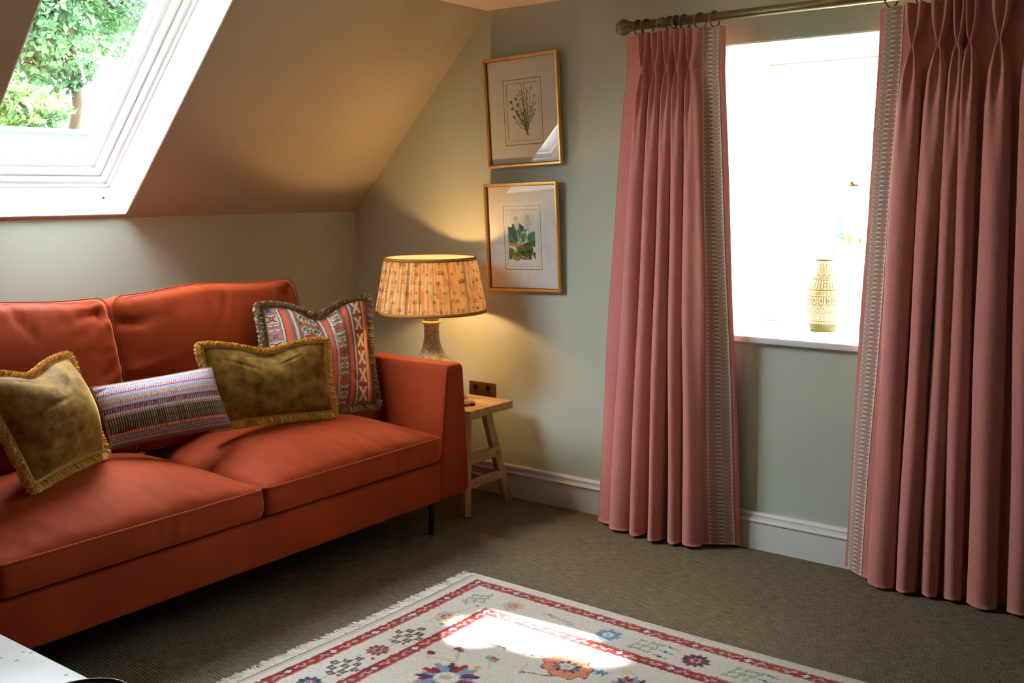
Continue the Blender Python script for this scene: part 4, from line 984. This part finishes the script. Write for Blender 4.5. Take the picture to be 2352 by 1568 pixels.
# pale roundels on the shoulder
m_pale = Mat('pale_roundel_glaze', .3, .4, color=(196, 172, 118))
def prof_at(z):
    p = catmull(prof_b, 8); o_ = np.argsort(p[:, 1]); return float(np.interp(z, p[o_, 1], p[o_, 0]))
for k in range(6):
    az = -PI / 2 + .55 + k * PI / 3; V = []; F = []
    for ri, rr in enumerate((.034, .020, .013)):
        for j in range(24):
            t = 2 * PI * j / 24; z = .690 + rr * .8 * math.sin(t); R_ = prof_at(z) + .0012 + .0004 * ri; a_ = az + rr * math.cos(t) / R_; V.append((LX + R_ * math.cos(a_), LY + R_ * math.sin(a_), z))
    for j in range(24): F.append((j, (j + 1) % 24, 24 + (j + 1) % 24, 24 + j))
    F.append(tuple(range(48, 72))); mk('roundel', V, F, m_pale, lamp)
mk('neck_collar', *lathe([(.036, .878), (.043, .880), (.045, .886), (.043, .892), (.037, .894)], 40, LX, LY, cap=False), Mat('cream_collar', .4, .4, color=(214, 176, 112)), lamp)
mk('neck', *lathe([(.036, .892), (.036, .93), (.030, .945), (.012, .95), (.012, 1.0), (.0001, 1.0)], 32, LX, LY, cap=False), m_cer, lamp)
# shade
SZ0, SZ1, SR0, SR1 = .938, 1.196, .262, .214
def srad(z): return SR0 + (SR1 - SR0) * (z - SZ0) / (SZ1 - SZ0)
na, nz_ = 960, 90
cv = Canvas(1.0, .262, .00105, (250, 232, 196))
r2 = np.random.RandomState(9)
for k in range(900):
    x = r2.rand(); y = r2.rand() * .262; c = [(228, 150, 88), (236, 186, 120), (252, 240, 214), (214, 196, 196), (206, 178, 104), (206, 112, 70), (250, 230, 200)][r2.randint(7)]
    cv.ell(x, y, r2.uniform(.0015, .006), r2.uniform(.010, .045), c, 0, .5)
for k in range(46):
    x = (k + r2.rand() * .5) / 46; c = (70, 58, 52) if k % 3 else (76, 88, 120); cv.rect(x, 0, x + r2.uniform(.001, .0035), .262, c, .45 if k % 2 else .7)
    if k % 9 == 0: cv.rect(x - .002, 0, x + .006, .262, (82, 94, 130), .6)
def fleur(x, y, s, c):
    cv.ell(x, y, .0022 * s, .011 * s, c, 0, .8)
    for q_ in (-1, 1): cv.path([(x, y + .004 * s), (x + q_ * .005 * s, y - .002 * s), (x + q_ * .008 * s, y - .004 * s), (x + q_ * .010 * s, y)], .0022 * s, c, .8); cv.ell(x + q_ * .004 * s, y + .010 * s, .002 * s, .004 * s, c, q_ * .5, .8)
for rw in range(6):
    for k in range(34):
        fleur((k + .5 * (rw % 2)) / 34 + r2.uniform(-.010, .010), .022 + rw * .044 + r2.uniform(-.006, .006), r2.uniform(.55, 1.0), [(72, 52, 46), (92, 70, 50), (150, 90, 50)][r2.randint(3)])
for k in range(160):
    x = k / 160 + r2.uniform(-.002, .002); cv.rect(x, 0, x + .0012, .262, (120, 84, 50), .25)
cv.noise(.15)
th_ = np.linspace(0, 2 * PI, na, endpoint=False); zt = np.linspace(0, 1, nz_); TH, ZT = np.meshgrid(th_, zt, indexing='ij')
ple = .0046 * np.sin(TH * 80) + .0014 * np.sin(TH * 37 + 3 * ZT)
RRR = SR0 + (SR1 - SR0) * ZT + ple * (1 - .7 * np.abs(2 * ZT - 1) ** 6)
V = np.stack([LX + RRR * np.cos(TH), LY + RRR * np.sin(TH), SZ0 + (SZ1 - SZ0) * ZT], -1).reshape(-1, 3)
m_shade = Mat('pleated_print_shade'); t_ = m_shade.t; t_.nodes.remove(m_shade.b)
df = m_shade.node('ShaderNodeBsdfDiffuse'); tl = m_shade.node('ShaderNodeBsdfTranslucent'); mx = m_shade.node('ShaderNodeMixShader'); mx.inputs[0].default_value = .78
at_ = m_shade.attr(); m_shade.link(at_, df.inputs[0]); m_shade.link(at_, tl.inputs[0]); m_shade.link(df.outputs[0], mx.inputs[1]); m_shade.link(tl.outputs[0], mx.inputs[2]); m_shade.link(mx.outputs[0], m_shade.out.inputs[0])
shd = mk('lamp_shade', V, gridF(na, nz_, True), m_shade, lamp, color=cv.sample((TH / 2 / PI).ravel(), ZT.ravel()))
m_shlin = Mat('cream_shade_lining'); t_ = m_shlin.t; t_.nodes.remove(m_shlin.b)
df = m_shlin.node('ShaderNodeBsdfDiffuse'); tl = m_shlin.node('ShaderNodeBsdfTranslucent'); mx = m_shlin.node('ShaderNodeMixShader'); mx.inputs[0].default_value = .62
for q_ in (df, tl): q_.inputs[0].default_value = L4((250, 238, 214))
m_shlin.link(df.outputs[0], mx.inputs[1]); m_shlin.link(tl.outputs[0], mx.inputs[2]); m_shlin.link(mx.outputs[0], m_shlin.out.inputs[0])
mk('shade_lining', *lathe([(SR0 - .006, SZ0), (SR1 - .006, SZ1)], 72, LX, LY, cap=False), m_shlin, shd)
m_band = Mat('ochre_trim', .7, .2, color=(172, 118, 50))
mk('shade_trim', *lathe([(SR1 - .004, SZ1 + .003), (SR1 + .003, SZ1 + .003), (SR1 + .0065, SZ1 - .012), (SR1 - .001, SZ1 - .012)], 72, LX, LY, cap=False), m_band, shd)
mk('shade_trim', *lathe([(SR0 - .004, SZ0 - .003), (SR0 + .004, SZ0 - .003), (SR0 + .0025, SZ0 + .011), (SR0 - .006, SZ0 + .011)], 72, LX, LY, cap=False), m_band, shd)
for k in range(3):
    a_ = k * 2 * PI / 3 + .4; mk('shade_spider', *tube([(LX + .012 * math.cos(a_), LY + .012 * math.sin(a_), .985), (LX + (srad(.985) - .008) * math.cos(a_), LY + (srad(.985) - .008) * math.sin(a_), .985)], .0018, 6), m_brass, shd)
m_bulb = Mat('lit_bulb'); m_bulb.b.inputs['Emission Color'].default_value = (1, .62, .28, 1); m_bulb.b.inputs['Emission Strength'].default_value = 30
bl = mk('bulb', *lathe([(.012, 1.0), (.014, 1.015), (.028, 1.045), (.031, 1.062), (.026, 1.082), (.012, 1.094), (.0001, 1.096)], 24, LX, LY, cap=False), m_bulb, lamp)
pl = bpy.data.lights.new('bulb_light', 'POINT'); pl.energy = 112; pl.color = (1.0, .54, .20); pl.shadow_soft_size = .034
po = bpy.data.objects.new('bulb_light', pl); COL.objects.link(po); po.location = (LX, LY, 1.060); po.parent = lamp; po.matrix_parent_inverse = WORLD[lamp.name].inverted()

# ------------------------------------------------------------------ vase on the sill
vs = thing('vase', 'ochre and white patterned ceramic vase on the window sill', 'vase', (2.487, .325, .905))
vp = catmull([(.0001, .906), (.050, .906), (.054, .912), (.062, .950), (.073, .990), (.078, 1.03), (.073, 1.07), (.060, 1.11), (.046, 1.145), (.038, 1.17), (.037, 1.19), (.042, 1.208)], 8)
zv = vp[:, 1]; H_ = .302; vc = Canvas(.48, H_, .0014, (236, 228, 196)); oc, od = (150, 128, 40), (120, 98, 36)
vc.rect(0, 0, .48, .016, (150, 140, 60))
for k in range(32): x = k * .015; vc.line(x, .016, x + .003, .040, .004, oc)
vc.rect(0, .042, .48, .045, oc)
for k in range(24): x = (k + .5) * .02; vc.ell(x, .056, .006, .007, oc); vc.ell(x, .056, .0035, .0045, (236, 228, 196))
vc.rect(0, .066, .48, .069, oc)
for k in range(18):
    x = (k + .5) * .48 / 18; vc.diamond(x, .087, .0115, .015, oc); vc.diamond(x, .087, .007, .010, (236, 228, 196)); vc.ell(x + .0133, .076, .0025, .0025, od); vc.ell(x + .0133, .098, .0025, .0025, od)
vc.rect(0, .104, .48, .107, oc)
for k in range(16):
    x = (k + .5) * .03; vc.ell(x, .126, .012, .016, od); vc.rect(x - .012, .126, x + .012, .144, od); vc.ell(x, .126, .0085, .012, (236, 228, 196)); vc.rect(x - .0085, .126, x + .0085, .144, (236, 228, 196)); vc.ell(x, .132, .004, .009, oc); vc.poly([(x + .011, .110), (x + .019, .110), (x + .015, .117)], oc)
vc.rect(0, .148, .48, .152, oc)
for k in range(32): x = (k + .5) * .015; vc.ell(x, .163, .0055, .008, oc); vc.ell(x, .163, .0028, .005, (236, 228, 196))
vc.rect(0, .174, .48, .178, oc)
for k in range(16):
    x = (k + .5) * .03
    for q_ in (-1, 1): vc.path([(x + q_ * .005, .183), (x + q_ * .010, .190), (x + q_ * .005, .197), (x + q_ * .010, .204), (x + q_ * .005, .212)], .004, od)
vc.rect(0, .216, .48, .219, oc)
for k in range(12):
    x = (k + .5) * .04; vc.path([(x - .02, .222), (x, .242), (x + .02, .222)], .004, od); vc.poly([(x - .007, .222), (x + .007, .222), (x, .231)], oc); vc.poly([(x + .013, .243), (x + .027, .243), (x + .02, .235)], oc)
vc.rect(0, .246, .48, .249, oc)
for k in range(16): x = (k + .5) * .03; vc.ell(x, .257, .009, .005, oc); vc.ell(x, .257, .005, .0025, (236, 228, 196))
vc.rect(0, .264, .48, .267, oc)
for k in range(20): x = (k + .5) * .024; vc.rect(x - .0025, .270, x + .0025, .286, od)
vc.rect(0, .296, .48, .302, (110, 100, 70))
nav = 220; m_ = len(vp); zz_ = np.linspace(0, 1, 150); prf = np.stack([np.interp(zz_ * .302 + .906, zv[3:], vp[3:, 0]), zz_ * .302 + .906], 1)
TH, ZI = np.meshgrid(np.linspace(0, 2 * PI, nav, endpoint=False), np.arange(150), indexing='ij')
V = np.stack([2.487 + prf[ZI, 0] * np.cos(TH), .325 + prf[ZI, 0] * np.sin(TH), prf[ZI, 1]], -1).reshape(-1, 3)
m_vase = Mat('patterned_glaze', .45, .35); m_vase.col(m_vase.attr())
mk('vase_body', V, gridF(nav, 150, True), m_vase, vs, color=vc.sample((TH / 2 / PI).ravel(), (ZI / 149.).ravel()))
mk('vase_lip', *lathe([(.0415, 1.207), (.042, 1.210), (.038, 1.210), (.034, 1.19), (.034, 1.17), (.05, 1.12), (.06, .92), (.0001, .915)], 48, 2.487, .325, cap=False), Mat('vase_inside', .5, color=(150, 140, 96)), vs)

# ------------------------------------------------------------------ rug
RX0, RY0, RW, RH = 1.585, -.966, 2.35, 1.62           # x from left, pattern y measured away from the far edge
R = Canvas(RW, RH, .0033, (226, 218, 208))
red, dred, rblue, rnavy, rteal, tan, rust, sage, pinkr, wht = (158, 30, 34), (126, 20, 28), (132, 156, 178), (52, 50, 82), (104, 140, 138), (206, 176, 142), (208, 104, 78), (148, 162, 130), (206, 120, 110), (226, 220, 214)
def band(o, wd):
    """red guard border at distance o from the edge"""
    lx, hx = o, RW - o; ly, hy = o - .015, RH - o + .015
    R.frame(lx, ly, hx, hy, wd, red); 
    for d, c in ((.003, (214, 130, 110)), (.008, dred), (wd - .010, dred), (wd - .005, (214, 130, 110))): R.frame(lx + d, ly + d, hx - d, hy - d, .0026, c)
    def motif(x, y, vert, k):
        def E(a, b, ra, rb, c, rot=0): 
            if vert: R.ell(x + b, y + a, rb, ra, c, -rot)
            else: R.ell(x + a, y + b, ra, rb, c, rot)
        # star
        for q_ in range(8): t = q_ * PI / 4; E(.012 * math.cos(t), .010 * math.sin(t), .0055, .0045, rnavy)
        for q_ in range(4): t = q_ * PI / 2; E(.008 * math.cos(t), .007 * math.sin(t), .006, .005, wht)
        E(0, 0, .005, .005, wht)
        # leaf to one side, green bud, leaf
        for s_, c in ((.045, rblue), (.135, (206, 176, 190))):
            for q_ in range(5): E(s_ + (q_ - 2) * .009, .007 * math.sin(q_ * 1.6 + s_ * 40), .0066, .0055, (220, 170, 160))
            for q_ in range(5): E(s_ + (q_ - 2) * .009, .007 * math.sin(q_ * 1.6 + s_ * 40), .0046, .0036, c)
        for q_ in range(5): t = q_ * 1.256; E(.093 + .007 * math.cos(t), .006 * math.sin(t), .005, .0045, sage)
        E(.093, 0, .003, .003, (220, 190, 120))
    c0 = o + wd / 2
    n = int((RW - 2 * o) / .1875)
    for k in range(n): motif(c0 + k * .1875 + .0, ly + wd / 2, False, k); motif(c0 + k * .1875, hy - wd / 2, False, k)
    n = int((RH - 2 * o) / .1865)
    for k in range(n): motif(lx + wd / 2, c0 - .015 + k * .1865, True, k); motif(hx - wd / 2, c0 - .015 + k * .1865, True, k)
band(.055, .046); band(.250, .050)
def flower(x, y, r, c1, c2, c3, n=9, rot=0, wob=.13):
    R.ell(x, y, r * 1.1, r * 1.1, c3, rot, .8, wob, n); R.ell(x, y, r, r, c1, rot, 1, wob, n)
    for q_ in range(n): t = rot + q_ * 2 * PI / n + .3; R.ell(x + r * .62 * math.cos(t), y + r * .62 * math.sin(t), r * .2, r * .1, c3, t, .6)
    R.ell(x, y, r * .52, r * .48, c2); 
    for q_ in range(8): t = q_ * PI / 4; R.ell(x + r * .33 * math.cos(t), y + r * .33 * math.sin(t), r * .13, r * .07, wht, t)
    R.ell(x, y, r * .17, r * .15, c1)
def lattice(x, y, cell, c1, c2, link, rot, sz=.010):
    ca, sa = math.cos(rot), math.sin(rot)
    P = []
    for i in (-1, 0, 1):
        for j in (-1, 0, 1):
            u = (i - j) * cell * .55; v = (i + j) * cell * .75; P.append((x + u * ca - v * sa, y + u * sa + v * ca, i, j))
    for a_ in P:
        for b2 in P:
            if (b2[2] - a_[2], b2[3] - a_[3]) in ((1, 0), (0, 1)): R.line(a_[0], a_[1], b2[0], b2[1], .005, link, .8)
    for a_ in P: R.rect(a_[0] - sz * 1.15, a_[1] - sz * 1.15, a_[0] + sz * 1.15, a_[1] + sz * 1.15, c1); R.rect(a_[0] - sz * .75, a_[1] - sz * .75, a_[0] + sz * .75, a_[1] + sz * .75, c2); R.rect(a_[0] - sz * .3, a_[1] - sz * .3, a_[0] + sz * .3, a_[1] + sz * .3, (176, 176, 140))
yb_ = .165; xb_ = .178
# left border run (down the fringed end)
seq = [(.186, 'lt'), (.38, 'ft'), (.574, 'lg'), (.717, 'fr'), (.862, 'lg'), (1.01, 'fn'), (1.16, 'lg'), (1.30, 'fr'), (1.44, 'lg')]
for side_ in (xb_ + .01, RW - xb_ - .01):
    for (y, kd) in seq:
        if kd == 'lt': lattice(side_ - .01, y, .034, (120, 160, 146), (206, 206, 186), (184, 80, 60), .5, .008)
        if kd == 'lg': lattice(side_, y, .042, (62, 70, 66), (116, 140, 130), rust, 0, .0105)
        if kd == 'ft': flower(side_, y, .040, (214, 180, 146), (92, 84, 132), (190, 196, 180), 8); R.frame(side_ - .018, y - .018, side_ + .018, y + .018, .004, (150, 50, 56))
        if kd == 'fr': flower(side_, y, .036, (150, 36, 44), rnavy, (176, 170, 150), 10)
        if kd == 'fn': flower(side_, y, .038, rnavy, (170, 60, 60), rblue, 10)
        R.line(side_, y - .07, side_ + .012, y - .05, .003, rust); R.ell(side_ + .03, y + .055, .007, .006, (150, 60, 80)); R.ell(side_ - .02, y + .06, .006, .006, rblue)
seq = [(.325, 'ft'), (.52, 'ch'), (.736, 'fb'), (.90, 'lt'), (1.065, 'fn'), (1.245, 'lt'), (1.43, 'fb'), (1.60, 'lt'), (1.78, 'fn'), (1.96, 'lt')]
for row_ in (yb_, RH - yb_):
    for (x, kd) in seq:
        if kd == 'ft': flower(x, row_, .036, (216, 184, 150), (178, 66, 60), (196, 190, 170), 8)
        if kd == 'fb': flower(x, row_, .038, (118, 164, 190), wht, (84, 112, 150), 7)
        if kd == 'fn': flower(x, row_, .040, rnavy, (170, 60, 60), (190, 70, 66), 11)
        if kd == 'lt':
            lattice(x - .02, row_, .036, (118, 156, 152), (212, 190, 150), (104, 150, 150), .9, .008)
            for q_ in (-.04, 0, .04): R.line(x + .035, row_ + q_, x + .085, row_ + q_ + .006, .007, (122, 168, 168)); R.ell(x + .055, row_ + q_ + .002, .008, .005, rnavy)
        if kd == 'ch':
            for q_ in range(4): R.line(x - .07 + q_ * .04, row_ - .02 + q_ * .006, x - .03 + q_ * .04, row_ - .015 + q_ * .008, .004, (176, 60, 90)); R.ell(x - .06 + q_ * .04, row_ - .018 + q_ * .007, .013, .010, (120, 150, 150)); R.ell(x - .06 + q_ * .04, row_ - .018 + q_ * .007, .009, .006, wht)
# field
def petal_flower(x, y, r, rot=0):
    for k in range(13):
        t = rot + k * 2 * PI / 13; c = [red, rblue, rnavy][k % 3]
        R.ell(x + r * .72 * math.cos(t), y + r * .72 * math.sin(t), r * .36, r * .15, (226, 160, 140), t); R.ell(x + r * .72 * math.cos(t), y + r * .72 * math.sin(t), r * .32, r * .11, c, t)
    for k in range(13):
        t = rot + (k + .5) * 2 * PI / 13; R.ell(x + r * .62 * math.cos(t), y + r * .62 * math.sin(t), r * .26, r * .08, [dred, (120, 150, 190)][k % 2], t)
    R.ell(x, y, r * .44, r * .40, (150, 180, 170)); R.ell(x, y, r * .40, r * .36, wht); R.ell(x - r * .05, y, r * .2, r * .16, (200, 184, 140))
petal_flower(.50, .73, .100, .3); petal_flower(.985, .44, .062, 1.1); petal_flower(1.35, .80, .10, .2); petal_flower(1.75, .55, .08, 2.0)
def oflower(x, y, r):
    R.ell(x, y, r * 1.06, r * .86, (110, 60, 80), .3, 1, .09, 9); R.ell(x, y, r, r * .8, (226, 138, 106), .3, 1, .09, 9)
    for k in range(10):
        t = k * 2 * PI / 10; R.ell(x + r * .42 * math.cos(t), y + r * .34 * math.sin(t), r * .17, r * .08, rnavy if k % 2 else (92, 96, 140), t)
    R.ell(x, y, r * .30, r * .25, wht); R.ell(x, y, r * .14, r * .12, (220, 180, 130)); R.ell(x + r * .6, y - r * .4, r * .14, r * .1, (226, 214, 180)); R.ell(x - r * .3, y + r * .55, r * .09, r * .07, (140, 150, 90))
oflower(.755, .445, .086); oflower(1.55, .40, .08); oflower(.95, .95, .09)
def tulip(x, y, s, c, lf_): R.ell(x, y, .022 * s, .014 * s, c, .4); R.ell(x + .008 * s, y - .006 * s, .012 * s, .008 * s, lf_); R.line(x, y + .01, x + .03 * s, y + .05 * s, .005, (206, 190, 150))
tulip(.40, .555, 1, red, rteal); tulip(.34, .63, .8, dred, rnavy); tulip(.53, .545, 1.2, (130, 170, 160), (200, 60, 60))
R.path([(.42, .58), (.45, .63), (.36, .65)], .009, (206, 190, 156)); R.line(.42, .46, .52, .46, .006, (150, 50, 56)); R.line(.66, .56, .75, .53, .006, (130, 40, 50)); R.ell(.66, .56, .012, .009, (150, 140, 170)); R.line(.64, .50, .66, .56, .006, (206, 184, 140))
for (x, y, dx, dy) in ((.70, .70, .10, .05), (.88, .62, .09, .04), (1.10, .58, .08, .07), (1.22, .42, .09, .03), (.60, .86, .08, .04), (.42, .90, .05, .08)):
    R.path([(x, y), (x + dx * .5, y + dy * .1), (x + dx * .7, y + dy * .6), (x + dx, y + dy)], .006, (196, 176, 136)); tulip(x + dx, y + dy, .9, [red, rust, rblue][int(x * 50) % 3], rteal); R.ell(x, y, .016, .010, sage, .5)
R.ell(.60, .40, .075, .05, (226, 214, 170), .2, .8)
for k in range(7): t = .2 + k * .5; R.ell(.60 + .06 * math.cos(t), .40 + .045 * math.sin(t), .010, .008, (90, 100, 130)); R.ell(.60 + .06 * math.cos(t), .40 + .045 * math.sin(t), .006, .005, wht)
for k in range(6): t = k * PI / 3; R.ell(.868 + .014 * math.cos(t), .415 + .014 * math.sin(t), .008, .005, (96, 140, 176), t)
R.ell(.868, .415, .006, .006, rnavy); R.ell(.93, .36, .026, .016, (216, 206, 160), .2); R.ell(.82, .34, .02, .01, (206, 200, 150), .1); R.ell(.53, .62, .012, .012, (206, 180, 120))
for k in range(40):
    x = rng.uniform(.36, RW - .36); y = rng.uniform(.75, RH - .36)
    R.ell(x, y, rng.uniform(.012, .03), rng.uniform(.008, .02), [rteal, rust, tan, rblue, sage][k % 5], rng.uniform(0, 3)); R.ell(x, y, .006, .006, [rnavy, wht][k % 2])
# hand-knotted unevenness: the drawing wanders a few millimetres
_wx = np.repeat(np.repeat(rng.normal(size=(R.nx // 4 + 2, R.ny // 4 + 2)), 4, 0), 4, 1)[:R.nx, :R.ny]; _wy = np.repeat(np.repeat(rng.normal(size=(R.nx // 3 + 2, R.ny // 3 + 2)), 3, 0), 3, 1)[:R.nx, :R.ny]
_i, _j = np.meshgrid(np.arange(R.nx), np.arange(R.ny), indexing='ij')
R.a = R.a[np.clip(_i + np.round(_wx * .55).astype(int), 0, R.nx - 1), np.clip(_j + np.round(_wy * .55).astype(int), 0, R.ny - 1)].copy()
R.noise(.28)
R.a[:int(.030 / RW * R.nx)] = np.array(lin((206, 196, 182)))
rug = thing('rug', 'cream patterned rug with red borders, flowers and a fringed end', 'rug', (RX0 + RW / 2, RY0 - RH / 2, 0))
nx, ny = R.nx, R.ny
gx = np.linspace(0, 1, nx); gy = np.linspace(0, 1, ny); GXX, GYY = np.meshgrid(gx, gy, indexing='ij')
warp = .006 * np.sin(GXX * 9 + 1) * (1 - GYY) ** 3 + .008 * np.sin(GYY * 6) * (1 - GXX) ** 3
edge = np.minimum(np.minimum(GXX * RW, (1 - GXX) * RW), np.minimum(GYY * RH, (1 - GYY) * RH)); zz = .007 + .003 * np.clip(edge / .008, 0, 1) ** .5
V = np.stack([RX0 + GXX * RW + .01 * np.sin(GYY * 6) * (1 - GXX) ** 3, RY0 - GYY * RH + .005 * np.sin(GXX * 9 + 1) * (1 - GYY) ** 3, zz], -1).reshape(-1, 3)
mk('rug_pile', V, gridF(nx, ny)[:, ::-1], m_rug, rug, color=R.a.reshape(-1, 3))
edge_pts = [(RX0 + k * RW, RY0 + .001 + .005 * math.sin(k * 9 + 1), .006) for k in np.linspace(0, 1, 90)]
mk('selvedge', *tube(edge_pts, .006, 6), Mat('cream_selvedge', .9, color=(206, 200, 186)), rug)
mk('selvedge', *tube([(p[0], RY0 - RH, .006) for p in edge_pts], .006, 6), Mat('cream_selvedge', .9, color=(206, 200, 186)), rug)
for xe, sg in ((RX0, -1), (RX0 + RW, 1)):
    n = 1100; y = RY0 - rng.rand(n) * RH; x0 = xe - sg * .010 + .01 * np.sin((RY0 - y) / RH * 6) * (1 if sg < 0 else 0); L = .056 * (.7 + .5 * rng.rand(n)); ang = rng.normal(scale=.45, size=n) + .25 * np.sin(y * 40)
    pts = []; ws = .0035
    for s_ in (0, .35, .7, 1.0):
        px = x0 + sg * L * s_ * np.cos(ang * s_); py = y + L * s_ * np.sin(ang * (s_ + .3)); pz = .0112 - .008 * s_ + .004 * s_ * rng.rand(n)
        pts.append(np.stack([px, py - ws / 2, pz], 1)); pts.append(np.stack([px, py + ws / 2, pz + .001], 1))
    V = np.stack(pts, 1).reshape(-1, 3); b = np.arange(n)[:, None] * 8
    F = np.concatenate([b + np.array([0, 1, 3, 2]), b + np.array([2, 3, 5, 4]), b + np.array([4, 5, 7, 6])])
    C = np.repeat(np.array(lin((214, 204, 190))) * (.7 + .5 * rng.rand(n, 1)), 8, 0); mk('fringe', V, F, m_rugf, rug, color=C, kind='stuff')

# ------------------------------------------------------------------ coffee table and what lies on it
ctb = thing('coffee_table', 'coffee table with pale speckled stone top at the lower left corner', 'coffee table', (1.9, -3.2, 0))
mk('tabletop', *box(1.30, 2.62, -3.52, -2.805, .392, .42, .004, 3, (2, 2, 1)), m_marble, ctb)
for x in (1.38, 2.54):
    for y in (-3.44, -2.89): mk('leg', *box(x - .022, x + .022, y - .022, y + .022, .001, .392, .003), m_darkmetal, ctb)
mk('apron', *merge([box(1.36, 2.56, -2.90, -2.875, .35, .391, .002), box(1.36, 2.56, -3.45, -3.425, .35, .391, .002)]), m_darkmetal, ctb)
bk = thing('notebook', 'small teal notebook on the stone coffee table at the bottom edge', 'notebook', (2.03, -2.93, .42))
def rotz(V, c, a):
    V = V - np.array(c); ca, sa = math.cos(a), math.sin(a); return np.stack([V[:, 0] * ca - V[:, 1] * sa, V[:, 0] * sa + V[:, 1] * ca, V[:, 2]], 1) + np.array(c)
for (nm, a_, mt) in (('cover', box(2.006, 2.072, -2.96, -2.857, .4385, .4415, .001), m_teal), ('cover', box(2.006, 2.072, -2.96, -2.857, .4205, .4235, .001), m_teal), ('page_block', box(2.008, 2.070, -2.958, -2.859, .4235, .4385, .001), Mat('paper_edges', .9, color=(220, 214, 200)))):
    mk(nm, rotz(a_[0], (2.006, -2.857, 0), -.12), a_[1], mt, bk)
DX, DY, DR = 2.222, -2.958, .10
ds = thing('dish', 'round dark glazed bowl with pale rim beside the teal notebook', 'bowl', (DX, DY, .42))
mk('dish_body', *lathe([(.0001, .4205), (.045, .4205), (.048, .426), (.070, .445), (.090, .472), (DR, .499), (DR - .002, .5005), (.086, .475), (.066, .450), (.04, .433), (.0001, .430)], 48, DX, DY, cap=False), m_dish, ds)
mk('dish_rim', *tube([(DX + (DR - .001) * math.cos(t), DY + (DR - .001) * math.sin(t), .5) for t in np.linspace(0, 2 * PI, 60, endpoint=False)], .0016, 6, closed=True), m_dishrim, ds)

for o in COL.objects:
    if o.parent is None and 'category' in o.keys() and 'group' not in o.keys():
        g_ = {'cushion': 'scatter cushions on the sofa', 'picture': 'framed botanical prints', 'curtain': 'pair of rose linen curtains', 'tree': 'trees outside the windows'}.get(o['category'])
        if g_: o['group'] = g_
